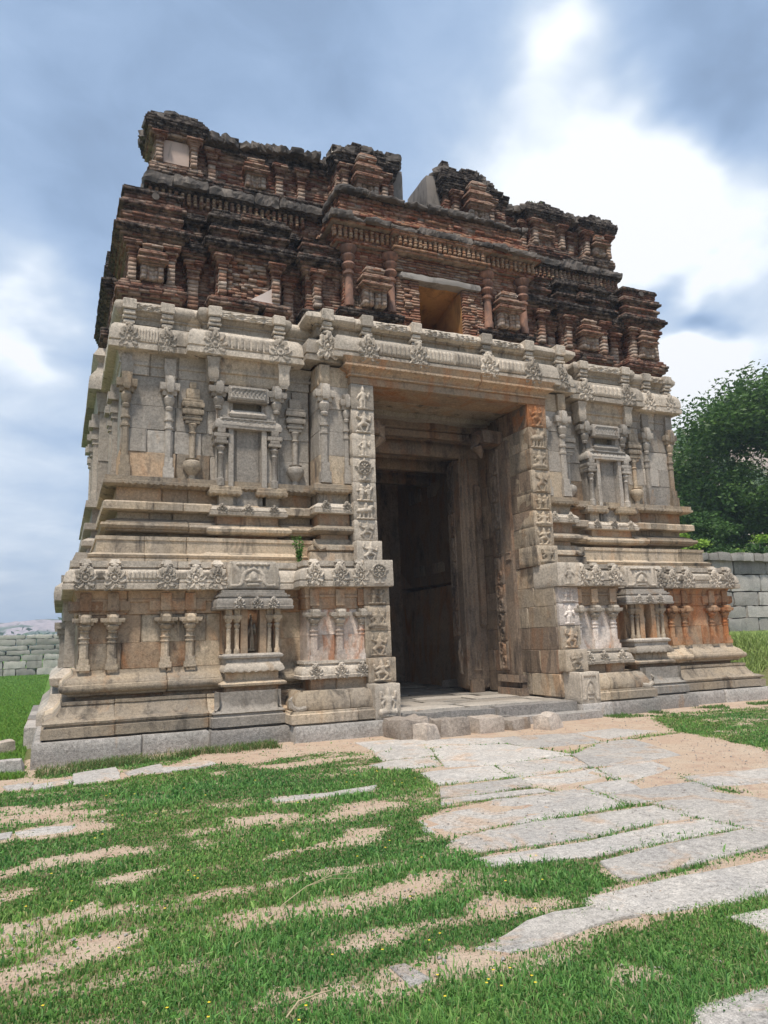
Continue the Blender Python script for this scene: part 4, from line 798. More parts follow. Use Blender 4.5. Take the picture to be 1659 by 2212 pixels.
# ---- passage
PR=[.36,.80,1.27,1.72,2.15,2.55,2.98,3.42,3.83,4.2,4.62,5.05,5.52,6.0,6.51]
FZ=.33
for s in (0,1):
    X=mx(5.45,s)
    def pth(x,y0,y1): # wall facing the passage
        return [(x,y0),(x,y1)] if s==0 else [(x,y1),(x,y0)]
    # path direction: outward must point to the passage
    def sidepath(x,ya,yb):
        # outward = (dy,-dx); for +x outward (left wall) dy>0
        return [(x,ya),(x,yb)] if s==0 else [(x,yb),(x,ya)]
    Xp=mx(5.44,s)
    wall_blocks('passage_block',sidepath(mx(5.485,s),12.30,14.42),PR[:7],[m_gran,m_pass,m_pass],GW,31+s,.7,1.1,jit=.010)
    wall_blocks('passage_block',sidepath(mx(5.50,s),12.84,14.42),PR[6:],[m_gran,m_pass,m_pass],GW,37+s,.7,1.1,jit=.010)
    # carved scroll pilaster 13.6..14.3
    q=Acc(); xa=mx(5.50,s); sg=1 if s==0 else -1
    def strip(y0,y1,z0,z1,p,nm,mat):
        q=Acc(); x1=xa+sg*p
        pa=[(xa-sg*.05,y0),(x1,y0),(x1,y1),(xa-sg*.05,y1)]
        if s==1: pa=pa[::-1]
        # for s==0: travel -> +x, +y : outward of first seg is -y ok
        if s==1: pa=[(xa+.05,y1),(x1,y1),(x1,y0),(xa+.05,y0)]
        q.add(*sweep(pa,[(0,z0),(0,z1)],ds=.12,dz=.2,inn=.02,chamf=0,jit=.008)); return q.build(nm,mat,GW)
    strip(13.42,14.34,FZ,.48,.16,'pilaster_base',m_pass); strip(13.46,14.32,.48,.60,.10,'pilaster_base',m_pass); strip(13.44,14.33,.60,.75,.15,'pilaster_base',m_pass)
    o=strip(13.60,14.30,.75,5.9,.07,'scroll_pilaster',m_pass)
    for k in range(8): relief(o,'scroll_carving','scroll',xa+sg*.068,1.15+k*.62,.34,.63,14.12,.07,m_pass,face=1 if s else 2)
    relief(o,'scroll_carving','band',xa+sg*.068,3.3,.0001+.2,.2,13.75,.03,m_pass,face=1 if s else 2)
    # bracket with hanging bud
    q=Acc(); q.add(*roughbox(min(xa,xa+sg*.55),max(xa,xa+sg*.55),13.75,14.25,5.85,6.15,(4,3,3),.05,seed=3+s)); V,F=tube([(xa+sg*.45,14.0,6.1),(xa+sg*.62,13.98,6.0),(xa+sg*.62,13.98,5.8),(xa+sg*.5,14.,5.68),(xa+sg*.48,14.,5.55)],[.12,.16,.14,.09,.03],9); q.add(V,F); q.build('bracket',m_pass,GW)
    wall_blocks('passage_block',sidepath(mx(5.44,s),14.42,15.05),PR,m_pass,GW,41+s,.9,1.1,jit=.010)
    # inner door frame
    q=Acc(); x0,x1=mr(5.25,6.0,s); q.add(*roughbox(x0,x1,15.05,15.62,FZ,5.9,(4,3,16),.012,seed=5)); o=q.build('door_frame_post',m_pass,GW,auto=30)
    for k in range(7): relief(o,'scroll_carving','scroll',mx(5.98,s)+sg*.015,1.9+k*.58,.3,.59,15.44,.05,m_pass,face=1 if s else 2)
    q=Acc(); 
    for dx in (.06,.16,.27): # vertical bead mouldings on the face
        xx=mx(6.0-dx,s); q.add(*tube([(xx,15.05,1.6),(xx,15.045,5.9)],[.028,.028],6))
    q.add(*roughbox(*mr(5.60,5.96,s),14.98,15.06,FZ,.62,(3,2,2),.006)); q.add(*roughbox(*mr(5.46,5.62,s),14.93,15.2,1.75,5.2,(2,2,8),.012)); q.build('frame_moulding',m_pass,o)
    relief(o,'carved_figure','standing#31',mx(5.98,s)+sg*.012,1.15,.3,.85,15.30,.09,m_pass,face=1 if s else 2)
    relief(o,'carved_figure','pair#32',mx(5.72,s),1.05,.3,.5,15.04,.06,m_pass)
    # chamber walls beyond
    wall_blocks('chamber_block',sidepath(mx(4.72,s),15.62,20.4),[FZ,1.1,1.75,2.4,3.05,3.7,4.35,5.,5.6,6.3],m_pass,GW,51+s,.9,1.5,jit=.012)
    q=Acc(); q.add(*roughbox(*mr(4.72,5.15,s),16.0,20.4,FZ,1.28,(3,8,2),.02)); q.build('bench',m_pass,GW)
    for yy in (16.6,17.7,18.9):
        q=Acc(); q.add(*roughbox(*mr(4.72,5.0,s),yy-.2,yy+.2,1.28,5.6,(2,2,10),.02)); q.add(*roughbox(*mr(4.7,5.25,s),yy-.35,yy+.35,3.3,3.6,(3,3,2),.03)); q.add(*roughbox(*mr(4.7,5.3,s),yy-.4,yy+.4,5.4,5.8,(3,3,2),.03)); oo=q.build('chamber_pilaster',m_gran,GW)
        relief(oo,'carved_figure','standing#7',mx(5.0,s)+sg*.02,2.3,.5,1.7,yy,.12,m_pass,face=1 if s else 2)
    for yy,zc,hh,kd in ((18.15,2.2,1.6,'standing#43'),(19.65,2.2,1.7,'dance#42'),(18.15,4.5,1.2,'seated#44'),(19.65,4.5,1.2,'pair#45')):  # paler granite here brightens the carvings in place of weak bounced light
        xw=mx(4.72,s)+sg*.01; relief(GW,'carved_figure',kd,xw,zc,.8,hh,yy,.22,m_gran,face=1 if s else 2)
        q=Acc(); q.add(*roughbox(min(xw-sg*.05,xw+sg*.16),max(xw-sg*.05,xw+sg*.16),yy-.48,yy+.48,zc-hh/2-.14,zc-hh/2-.02,(2,4,2),.015)); q.build('ledge',m_gran,GW)
    # outer returns of the upper jamb wall above
# far wall; the last block is added in the exit to keep light out
for (x0,x1,z0,z1) in ((4.0,5.95,0,6.5),(2*M-5.95,2*M-4.0,0,6.5),(5.95,2*M-5.95,5.0,6.5),(5.95,2*M-5.95,0.3,5.0)):
    q=Acc(); q.add(*roughbox(x0,x1,20.2,BACK,z0,z1,(4,2,8),.012)); q.build('rear_wall_and_exit_block',m_pass,GW)
# ceiling slabs and beams
for i,(y0,y1,z,mt) in enumerate(((12.95,13.62,6.51,m_warm),(13.62,14.3,6.54,m_gran),(14.3,14.75,6.45,m_grey))):
    q=Acc(); q.add(*roughbox(5.2,2*M-5.2,y0+.005,y1-.005,z,z+.4,(14,4,2),.05,seed=i*9.)); q.build('ceiling_slab',mt,GW)
for y0,y1,z0,z1 in ((14.60,15.03,6.10,6.46),(15.05,15.62,5.80,6.5),(16.3,16.7,5.75,6.3),(17.9,18.3,5.75,6.3)):
    q=Acc(); q.add(*sweep([(4.72,y1),(4.72,y0),(2*M-4.72,y0),(2*M-4.72,y1)],[(0,z0),(.02,z0+.03),(.02,z0+(z1-z0)*.4),(-.02,z0+(z1-z0)*.5),(.03,z0+(z1-z0)*.6),(.03,z1)],ds=.3,inn=.18,chamf=0,jit=.012)); q.build('beam',m_pass,GW)
q=Acc(); q.add(*roughbox(4.0,2*M-4.0,15.6,20.6,6.3,6.9,(6,4,2),.02)); q.build('ceiling_slab',m_pass,GW)
# floor of the passage: slabs
r=random.Random(5); y=12.15
while y<20.3:
    d=r.uniform(.55,.8); x=5.35 if y<15 else 4.7; xe=2*M-x
    while x<xe-.2:
        w=min(r.uniform(.9,1.8),xe-x); w=w if xe-x-w>.4 else xe-x
        q=Acc(); q.add(*roughbox(x+.008,x+w-.008,y+.008,y+d-.008,.05,FZ+r.uniform(-.012,.012),(4,3,1),.012,seed=x+y)); q.build('floor_slab',m_grey,GW); x+=w
    y+=d
# threshold: long edge stones
for x0,x1,y0,y1,z0,z1 in ((5.42,7.35,11.86,12.2,-.1,.31),(7.37,9.18,11.86,12.2,-.1,.32),(6.15,7.6,11.68,11.9,-.1,.17),(7.62,9.5,11.55,11.9,-.1,.14)):
    q=Acc(); q.add(*roughbox(x0,x1,y0,y1,z0,z1,(12,3,3),.03,seed=x0)); q.build('threshold_stone',m_plinth,GW,auto=30)
# ================================================================= BRICK STOREYS
BR_COLS=[(.25,.105,.068),(.29,.13,.082),(.33,.16,.105),(.21,.09,.06),(.33,.185,.125),(.27,.135,.095),(.41,.27,.20),(.17,.08,.058)]
class Bricks:
    def __init__(s,seed=0): s.P=[];s.C=[];s.K=[];s.r=random.Random(seed)
    def box(s,c,half,ax=0,col=None,crust=0.,jit=.006):
        """c centre, half extents (along wall, through wall, up); ax=0 wall along x, 1 along y"""
        r=s.r; hx,hy,hz=half if ax==0 else (half[1],half[0],half[2])
        v=[]
        for dx in (-1,1):
            for dy in (-1,1):
                for dz in (-1,1):
                    v.append((c[0]+dx*hx+r.uniform(-jit,jit),c[1]+dy*hy+r.uniform(-jit,jit),c[2]+dz*hz+r.uniform(-jit,jit)*.6))
        s.P.append(v); s.C.append(col or r.choice(BR_COLS)); s.K.append(crust)
    def wall(s,a,b,z,h,depth,out,crust,axis,sgn,lo=.15,hi=.24,gap=.006,miss=.012,jo=.006,top=None,holes=None,cols=None,ramp=None):
        """one course from a to b; axis 0: along x at y=out (faces -y); axis 1: along y at x=out, facing sgn"""
        r=s.r; t=a
        while t<b-.02:
            w=min(r.uniform(lo,hi),b-t)
            if b-t-w<.06: w=b-t
            m=t+w/2
            if top is not None and axis==0 and z+h*.3>top(m): t+=w; continue
            if holes and axis==0 and any(x0<m<x1 and z0<z+h/2<z1 for x0,x1,z0,z1 in holes): t+=w; continue
            if r.random()>miss:
                j=r.uniform(-jo,jo)+(r.uniform(-.05,0) if r.random()<.03 else 0)
                k=crust(m,z) if callable(crust) else crust
                if top is not None and axis==0 and z>top(m)-.22: k=max(k,.75)
                col=(r.choice(cols) if cols else None)
                if axis==0: s.box((m,out+depth/2-j,z+h/2),((w-gap)/2,depth/2,(h-gap*1.6)/2),0,col,k)
                else: s.box((out-sgn*(depth/2-j),m,z+h/2),((w-gap)/2,depth/2,(h-gap*1.6)/2),1,col,k)
            t+=w
    def mass(s,x0,x1,yf,yb,z0,z1,prof=((0,0),(99,0)),crust=((0,0),(99,0)),h=.062,depth=.16,sides=True,top=None,holes=None,core=True,ysl=None,cols=None,miss=.012,jo=.006):
        if x0>x1: x0,x1=x1,x0
        z=z0; cr=lambda m,zz:np.interp(zz,[a for a,b in crust],[b for a,b in crust])
        while z<z1-.01:
            hh=min(h*s.r.uniform(.92,1.08),z1-z); o=float(np.interp(z+hh/2,[a for a,b in prof],[b for a,b in prof]))
            s.wall(x0-o,x1+o,z,hh,depth+max(o,0),yf-o,cr,0,-1,top=top,holes=holes,cols=cols,miss=miss,jo=jo)
            if sides:
                zt=top((x0)) if top else 99; zt2=top((x1)) if top else 99
                if z<zt: s.wall(yf-o+.02,yb,z,hh,depth+max(o,0),x0-o,cr,1,-1,cols=cols,jo=jo)
                if z<zt2: s.wall(yf-o+.02,yb,z,hh,depth+max(o,0),x1+o,cr,1,1,cols=cols,jo=jo)
            if core:
                # mortar bed behind the brick faces, broken into pieces so that it follows holes and the ragged top
                n=max(1,int((x1-x0)/.25)); w=(x1-x0+2*o-.05)/n
                for k in range(n):
                    m=x0-o+.025+w*(k+.5)
                    if top is not None and z+hh>top(m)-.02: continue
                    if holes and any(a-.02<m<b+.02 and c<z+hh/2<d for a,b,c,d in holes): continue
                    s.box((m,(yf-o+.022+yb)/2,z+hh/2),(w/2,(yb-yf+o-.022)/2,hh/2),0,(.30,.22,.17),cr(0,z),jit=0)
            z+=hh
    def build(s,name,parent,mat=None,kind='stuff',label=None):
        P=np.array(s.P).reshape(-1,3); n=len(s.P)
        q=np.array([(0,1,3,2),(4,6,7,5),(0,4,5,1),(2,3,7,6),(1,5,7,3),(0,2,6,4)])
        F=(np.arange(n)[:,None,None]*8+q[None]).reshape(-1,4)
        C=np.repeat(np.array([c+(1.,) for c in s.C]),8,axis=0); j=np.repeat(rng.uniform(.82,1.12,n),8)[:,None]; C[:,:3]*=j
        K=np.repeat(np.array(s.K,float),8)
        o=mkobj(name,P,F,mat or m_brick,parent,smooth=False,attrs={'tint':('FLOAT_COLOR',C),'crust':('FLOAT',K)})
        if kind: o['kind']=kind
        return o
def single_brick(b,name='brick'): pass
PINK=[(.50,.36,.28),(.46,.30,.22),(.44,.24,.16),(.52,.38,.30),(.38,.17,.10)]
def bpil(B,xc,yw,z0,z1,w=.15,p=.09,cap=.30,crust=.0,cols=None):
    """brick pilaster: shaft, ring, flaring bracket capital"""
    p+=.035
    B.mass(xc-w/2,xc+w/2,yw-p,yw+.05,z0,z1-cap,h=.085,depth=.12,core=False,crust=((0,crust-.15),(99,crust-.15)),jo=.002,cols=cols or [(.54,.41,.33),(.50,.36,.28),(.48,.33,.25),(.40,.22,.15)],miss=0)
    hs=[(.0,.03),(.25,.0),(.4,.02),(.5,.055),(.65,.03),(.75,.09),(.9,.10),(1.,.06)]
    B.mass(xc-w/2,xc+w/2,yw-p,yw+.05,z1-cap,z1,prof=[(z1-cap+t*cap,o) for t,o in hs],h=.042,depth=.12,core=False,crust=((0,crust+.1),(99,crust+.1)),jo=.004,miss=0)
def cell(xc,z0,w,hh):
    return [(xc-w*.105,xc+w*.105,z0+.02,z0+hh*.35),(xc-w*.50,xc-w*.33,z0+.02,z0+hh*.35),(xc+w*.33,xc+w*.50,z0+.02,z0+hh*.35)]
def mini(B,xc,yw,z0,w=.62,hh=.95,p=.17,crust=.1):
    """miniature shrine: two posts, dark cell, stepped eaves and barrel crown"""
    p*=1.35; y=yw-p
    for k in (-1,1):
        B.mass(xc+k*w*.27-.045,xc+k*w*.27+.045,y,yw+.02,z0,z0+hh*.36,h=.09,depth=.1,core=False,jo=.002,cols=[(.54,.41,.33),(.50,.36,.28),(.44,.28,.2)],crust=((0,-.2),(99,-.2)),miss=0)
        B.mass(xc+k*w*.13-.025,xc+k*w*.13+.025,y+.02,yw+.02,z0,z0+hh*.36,h=.09,depth=.1,core=False,jo=.002,cols=[(.54,.41,.33),(.50,.36,.28),(.44,.28,.2)],crust=((0,-.2),(99,-.2)),miss=0)
    a=z0+hh*.36
    B.mass(xc-w*.30,xc+w*.30,y,yw+.02,a,z0+hh*.82,cols=[(.36,.19,.13),(.30,.14,.09),(.42,.25,.18)],prof=[(a,.02),(a+hh*.06,.04),(a+hh*.10,.12),(a+hh*.15,.10),(a+hh*.2,.03),(a+hh*.26,.05),(a+hh*.30,.10),(a+hh*.36,.06),(a+hh*.42,-.02),(a+hh*.46,-.06)],h=.04,depth=.12,crust=((0,crust),(99,crust)),jo=.005,miss=0)
    B.mass(xc-w*.22,xc+w*.22,y+.02,yw+.02,z0+hh*.80,z0+hh,prof=[(z0+hh*.8,.03),(z0+hh*.9,.06),(z0+hh,-.05)],h=.045,depth=.1,cols=PINK,crust=((0,0),(99,0)),jo=.005,miss=0)
for s in (0,1):
    L=lambda a,b:mr(a,b,s)
    # main wall bodies
    B=Bricks(10+s); a,b=L(.98,5.3); B.mass(a,b,13.80,14.6,7.78,9.98,crust=((7.8,.05),(9.0,.1),(9.2,.45),(10.5,.55)),ysl=None,sides=False); 
    # long flank towards the back
    xo=mx(.98,s); sg=-1 if s==0 else 1
    z=7.78
    while z<10.0:
        B.wall(13.8,19.8,z,.062,.2,xo,lambda m,zz:.2 if zz<9 else .55,1,sg); z+=.062
    B.box((mx(3.2,s),17.3,8.9),(2.2,2.6,1.05),0,(.2,.12,.08),.5,jit=0)
    B.build('brick_body',GW)
    # side pavilion on the flank
    B=Bricks(14+s); a,b=L(.80,2.); B.mass(a,b,15.9,19.,7.8,10.0,prof=[(7.8,.02),(7.95,.05),(8.05,.22),(8.22,.22),(8.26,.04),(9.0,.04),(9.1,.15),(9.3,.26),(9.42,.1),(9.6,.2),(9.8,.12),(10.,.15)],crust=((7.8,.4),(8.2,.7),(8.3,.35),(9.1,.6),(10,.8))); B.build('brick_pavilion',GW)
    # ---- A: corner pavilion
    B=Bricks(20+s); a,b=L(.92,1.78); ya=13.56
    B.mass(a,b,ya,15.2,7.78,10.18,prof=[(7.78,.06),(7.94,.08),(7.98,.14),(8.04,.20),(8.16,.21),(8.20,.14),(8.26,.12),(8.29,-.0),(9.02,-.0),(9.06,.07),(9.15,.11),(9.22,.20),(9.30,.27),(9.38,.22),(9.44,.10),(9.52,.08),(9.60,.16),(9.66,.10),(9.72,.08),(9.80,.19),(9.86,.16),(9.90,.08),(10.05,.09),(10.10,.14),(10.18,.10)],
        crust=((7.8,.05),(8.1,.45),(8.3,.0),(9.0,.1),(9.25,.65),(9.45,.3),(9.8,.55),(9.95,.35),(10.18,.85)),holes=cell(mx(1.35,s),8.30,.56,.74)+[(mx(1.35,s)-.13,mx(1.35,s)-.03,7.8,7.93),(mx(1.35,s)+.1,mx(1.35,s)+.2,7.8,7.93)])
    for xp in (1.0,1.70): bpil(B,mx(xp,s),ya,8.29,9.06,.14,.10,.30)
    mini(B,mx(1.35,s),ya,8.30,.56,.74,.16)
    o=B.build('brick_pavilion',GW,label='brick corner pavilion with a tiny shrine')
    V,F=tube([(mx(1.38,s),ya-.165,10.0),(mx(1.38,s),ya-.20,10.0)],[.07,.07],10); q=Acc(); q.add(V,F); q.build('round_vent',m_crust,o)
    # ---- recess pilasters
    B=Bricks(24+s)
    for xp in (2.14,4.05):
        B.mass(mx(xp,s)-.16,mx(xp,s)+.16,13.70,13.85,7.78,7.98,prof=((0,.02),(99,.02)),crust=((0,.3),(99,.3)))
        bpil(B,mx(xp,s),13.80,7.98,8.95,.20,.12,.36,.05)
        B.mass(mx(xp,s)-.13,mx(xp,s)+.13,13.66,13.85,8.95,9.95,prof=[(8.95,.02),(9.05,.14),(9.2,.18),(9.28,.04),(9.45,.0),(9.5,.06),(9.6,.0),(9.72,.0),(9.78,.12),(9.95,.05)],crust=((8.9,.3),(9.2,.8),(9.5,.45),(9.9,.8)),h=.05)
    B.build('brick_pilaster',GW)
    # ---- B: middle pavilion
    B=Bricks(28+s); a,b=L(2.56,3.86); ybk=13.52; 
    hl=[(mx(3.45,s)-.09,mx(3.45,s)+.09,7.95,8.12)]+(cell(mx(3.18,s),8.27,.66,.76) if s else [])
    B.mass(a,b,ybk,14.2,7.78,10.04,prof=[(7.78,-.02),(7.92,.0),(7.98,.08),(8.03,.17),(8.14,.18),(8.18,.12),(8.22,.10),(8.25,.0),(9.0,.0),(9.05,.08),(9.14,.11),(9.20,.24),(9.28,.28),(9.36,.20),(9.44,.06),(9.54,.08),(9.62,.17),(9.68,.10),(9.76,.08),(9.82,.20),(9.88,.17),(9.94,.10),(10.12,.08)],
        crust=((7.8,.1),(8.1,.55),(8.3,.0),(9.0,.15),(9.25,.85),(9.45,.4),(9.7,.75),(10.12,.95)),holes=hl,cols=None)
    # stripped, broken facing between the pilasters
    if s==0:
        rr=random.Random(3); z=8.26
        while z<9.02:
            B.wall(2.76,3.62-(max(0,z-8.3))*.15,z,.06,.12,ybk-.05,0.,0,-1,lo=.09,hi=.2,jo=.035,miss=.12,cols=PINK+BR_COLS[1:3]); z+=.062
    else: mini(B,mx(3.18,s),ybk,8.27,.66,.76,.18,.1)
    for xp in (2.66,3.72) : bpil(B,mx(xp,s),ybk,8.26,9.06,.15,.10,.32,.05)
    # dormer faces on the roof
    for zz,w in ((9.50,.22),(9.80,.18)): B.mass(mx(3.2,s)-w,mx(3.2,s)+w,ybk-.26,ybk,zz,zz+.16,prof=((0,.02),(99,.0)),crust=((0,.6),(99,.6)),core=False)
    o=B.build('brick_pavilion',GW)
    if s==0:
        V=[(3.22,ybk-.085,8.24),(3.80,ybk-.085,8.22),(3.78,ybk-.08,8.68),(3.62,ybk-.08,8.52),(3.45,ybk-.08,8.40),(3.30,ybk-.08,8.30)]; V2=[(x,y+.03,z) for x,y,z in V]
        F=[tuple(range(6)),tuple(reversed(range(6,12)))]+[(i,i+6,(i+1)%6+6,(i+1)%6) for i in range(6)]
        mkobj('plaster_patch',V+V2,F,plaster_mat('pale_plaster',(.62,.52,.46),(.55,.46,.41),(.3,.26,.23)),o,smooth=False,)
    # ---- C: bay beside the portico
    B=Bricks(32+s); a,b=L(4.36,5.1)
    B.mass(a,b,13.42,14.4,7.85,9.75,prof=[(7.85,.0),(7.98,.02),(8.04,.12),(8.16,.13),(8.2,.05),(8.24,0),(8.98,0),(9.02,.08),(9.12,.12),(9.2,.24),(9.3,.22),(9.38,.06),(9.5,.05),(9.56,.14),(9.66,.05),(9.75,.1)],crust=((7.8,.2),(8.1,.8),(8.25,.0),(8.95,.1),(9.2,.75),(9.4,.4),(9.75,.6)))
    bpil(B,mx(4.56,s),13.42,8.24,9.02,.15,.10,.30,.05)
    B.build('brick_bay',GW)
    # ---- portico half (beside the window)
    B=Bricks(36+s); a,b=L(5.08,6.24); yp=13.20
    hl=cell(mx(5.68,s),8.30,.74,.86)+[(mx(5.95,s)-.12,mx(5.95,s)+.12,7.98,8.09),(mx(6.2,s)-.1,mx(6.2,s)+.1,7.98,8.09)]
    B.mass(a,b,yp,14.4,7.85,9.62,prof=[(7.85,.0),(8.06,.02),(8.10,.12),(8.15,.15),(8.22,.14),(8.26,.08),(8.30,-.02),(9.30,-.02),(9.40,.0),(9.62,.0)],crust=((7.8,.25),(8.05,.5),(8.15,.95),(8.28,.1),(8.4,-.1),(9.62,-.1)),holes=hl,cols=[(.36,.15,.09),(.42,.20,.125),(.33,.12,.07),(.46,.26,.17)])
    mini(B,mx(5.68,s),yp,8.30,.74,.86,.2,.05)
    o=B.build('portico_wing',GW)
    q=Acc()
    for xp in (5.18,6.12): # round plastered columns with ringed capitals
        q.add(*lathe(mx(xp,s),yp-.06,[(.10,8.28),(.10,8.42),(.085,8.44),(.085,8.95),(.12,8.97),(.12,9.02),(.08,9.05),(.08,9.08),(.13,9.12),(.15,9.17),(.12,9.22),(.09,9.24),(.10,9.27),(.14,9.31),(.15,9.37),(.11,9.41),(.10,9.43),(.17,9.50),(.18,9.58)],12))
    cv=m_col=bpy.data.materials.get('red_plaster') or plaster_mat('red_plaster',(.33,.18,.12),(.24,.115,.075),(.10,.06,.045),.45,.56)
    q.build('round_column',cv,o)
    # mouldings over the portico
    # ---- tier 2 cornice of the wings
    B=Bricks(40+s); a,b=L(1.42,5.2)
    B.mass(a,b,14.36,15.6,9.95,11.15,prof=[(9.9,0),(10.3,.0),(10.40,.02),(10.43,.08),(10.47,.12),(10.48,.03),(10.74,.03),(10.76,.16),(10.84,.20),(10.86,.0),(11.15,.0)],crust=((10.3,.2),(10.48,.3),(10.7,.5),(10.8,.8),(11.15,.6)),cols=BR_COLS[:6])
    xo=mx(1.42,s); z=10.3
    while z<11.15: B.wall(15.6,19.5,z,.062,.2,xo-(.1*sg if 0 else 0),.7,1,sg); z+=.062
    B.build('brick_cornice',GW)
    D=Bricks(44+s); x=1.36
    while x<4.62: D.mass(mx(x,s)-.024,mx(x,s)+.024,14.22,14.36,10.485,10.745,prof=[(10.48,.0),(10.56,.012),(10.62,-.002),(10.70,.008),(10.75,0)],h=.065,depth=.06,core=False,jo=.002,cols=[(.40,.27,.17),(.34,.20,.12),(.28,.13,.08)],miss=.03); x+=.128
    D.build('baluster_row',GW,kind='stuff')
    # slab pieces
    rr=random.Random(60+s); x=1.22
    while x<5.0:
        w=rr.uniform(.35,1.1); x2=min(x+w,5.02); a,b=L(x,x2-.004); q=Acc(); q.add(*roughbox(a,b,14.10+rr.uniform(-.04,.05),14.6,10.80+rr.uniform(-.02,.02),11.02+rr.uniform(-.08,.03),(14,6,3),.06,seed=x,nf=8.)); q.build('eave_slab',m_crust,GW,smooth=False); x=x2
    q=Acc(); q.add(*roughbox(*L(1.2,1.45),14.5,19.4,10.8,11.02,(2,12,2),.05)); q.build('eave_slab',m_crust,GW,smooth=False)
    # ---- tier 2 wall
    topL=[(1.2,12.2),(1.5,12.42),(1.82,12.55),(2.24,12.45),(2.36,12.22),(3.3,12.3),(4.1,12.38),(4.8,12.40),(5.2,12.4)] if s==0 else [(1.2,12.32),(1.5,12.45),(1.95,12.5),(2.3,12.35),(2.6,12.32),(2.9,12.42),(3.5,12.6),(3.9,12.48),(4.3,12.35),(4.6,12.25),(5.2,12.2)]
    jx=lambda m:.05*math.sin(m*23)+.035*math.sin(m*51+2)
    top=(lambda m: float(np.interp(m if s==0 else 2*M-m,[q[0] for q in topL],[q[1] for q in topL]))+jx(m))
    B=Bricks(48+s); a,b=L(1.5,5.3)
    B.mass(a,b,14.52,15.3,11.0,12.75,top=top,prof=[(11,0),(11.85,0),(11.95,.06),(12.05,.12),(12.15,.07),(12.3,.15),(12.5,.1)],crust=((11,.2),(11.8,.1),(12.0,.6),(12.3,.8)),cols=[(.30,.14,.09),(.36,.20,.14),(.25,.10,.07),(.42,.27,.2)],miss=.04,jo=.02)
    for xp in (2.62,4.1,4.6): bpil(B,mx(xp,s),14.52,11.2,12.0,.16,.08,.34,.25,cols=PINK)
    mini(B,mx(3.55,s),14.5,11.3,.6,.7,.14,.35)
    B.mass(*L(1.4,5.1),14.42,14.6,11.05,11.28,prof=[(11.05,.04),(11.12,.08),(11.2,.1),(11.28,.02)],crust=((0,.6),(99,.6)),core=False)
    B.build('brick_upper_wall',GW)
    B=Bricks(52+s); a,b=L(1.44,2.30)
    B.mass(a,b,14.34,15.3,11.05,12.8,top=top,prof=[(11.05,.05),(11.15,.10),(11.25,.12),(11.33,.08),(11.38,.0),(11.95,0),(12.0,.10),(12.1,.17),(12.25,.22),(12.4,.14),(12.6,.05)],crust=((11,.5),(11.3,.5),(11.4,-.2),(11.9,.0),(12.05,.6),(12.5,.9)),cols=PINK[:2]+[(.33,.16,.1)],jo=.012)
    for xp in (1.52,2.22): bpil(B,mx(xp,s),14.34,11.38,12.0,.13,.09,.26,.0,cols=PINK[:2])
    o=B.build('brick_pavilion',GW)
    if s==0:
        q=Acc(); q.add(*roughbox(1.60,2.14,14.315,14.36,11.40,11.93,(4,1,4),.006)); q.build('plaster_panel',m_plaster,o)
    else:
        B=Bricks(53); mini(B,mx(1.87,s),14.34,11.38,.44,.56,.14,.1); B.build('miniature_shrine',o,kind=None)
    B=Bricks(56+s); a,b=L(2.92,3.95)
    if s==1:
        B.mass(a,b,14.34,15.3,11.05,12.8,top=top,prof=[(11.05,.05),(11.15,.10),(11.25,.12),(11.33,.08),(11.38,.0),(11.95,0),(12.0,.10),(12.1,.15),(12.25,.2),(12.4,.14),(12.6,.05)],crust=((11,.5),(11.3,.5),(11.4,-.2),(11.9,.0),(12.05,.6),(12.5,.9)))
        for xp in (3.02,3.85): bpil(B,mx(xp,s),14.34,11.38,12.0,.13,.09,.26,.0,cols=PINK[:2])
        B.build('brick_pavilion',GW)
    # ---- centre of tier 2
    topC=[(5.3,12.35),(5.5,12.45),(5.8,12.6),(6.3,12.5),(6.65,12.48),(7.0,12.4)] if s==0 else [(4.85,12.1),(5.25,12.3),(5.6,12.55),(5.9,12.72),(6.2,12.60),(6.45,12.68),(6.7,12.62)]
    topc=(lambda m: float(np.interp(m if s==0 else 2*M-m,[q[0] for q in topC],[q[1] for q in topC]))+jx(m))
    B=Bricks(60+s); a,b=L(5.25 if s==0 else 4.95,6.64)
    B.mass(a,b,13.92,15.4,10.9,12.9,top=topc,prof=[(10.9,0),(11.9,0),(12.0,.06),(12.3,.12),(12.6,.05)],crust=((10.9,.3),(11.6,.25),(12.0,.75),(12.5,.9)),holes=cell(mx(5.88,s),11.0,.74,1.25),cols=[(.30,.15,.1),(.40,.26,.19),(.25,.1,.07),(.36,.2,.14)],miss=.03,jo=.018)
    for xp in (5.42,6.38): bpil(B,mx(xp,s),13.92,10.95,11.95,.13,.08,.3,.15,cols=PINK[:2])
    mini(B,mx(5.88,s),13.9,11.0,.74,1.25,.22,.3)
    B.build('brick_upper_pier',GW)
    q=Acc(); q.add(*roughbox(*L(6.63,6.98),14.12,15.25,10.9,12.42 if s==0 else 12.5,(2,6,8),.02)); q.build('plaster_pier',m_plaster if 0 else plaster_mat('gap_plaster_%d'%s,(.24,.21,.185),(.17,.145,.125),(.07,.06,.05),.5,.62),GW)

m_crust2=plaster_mat('weathered_lintel',(.34,.31,.28),(.25,.225,.20),(.10,.09,.08),.5,.64)
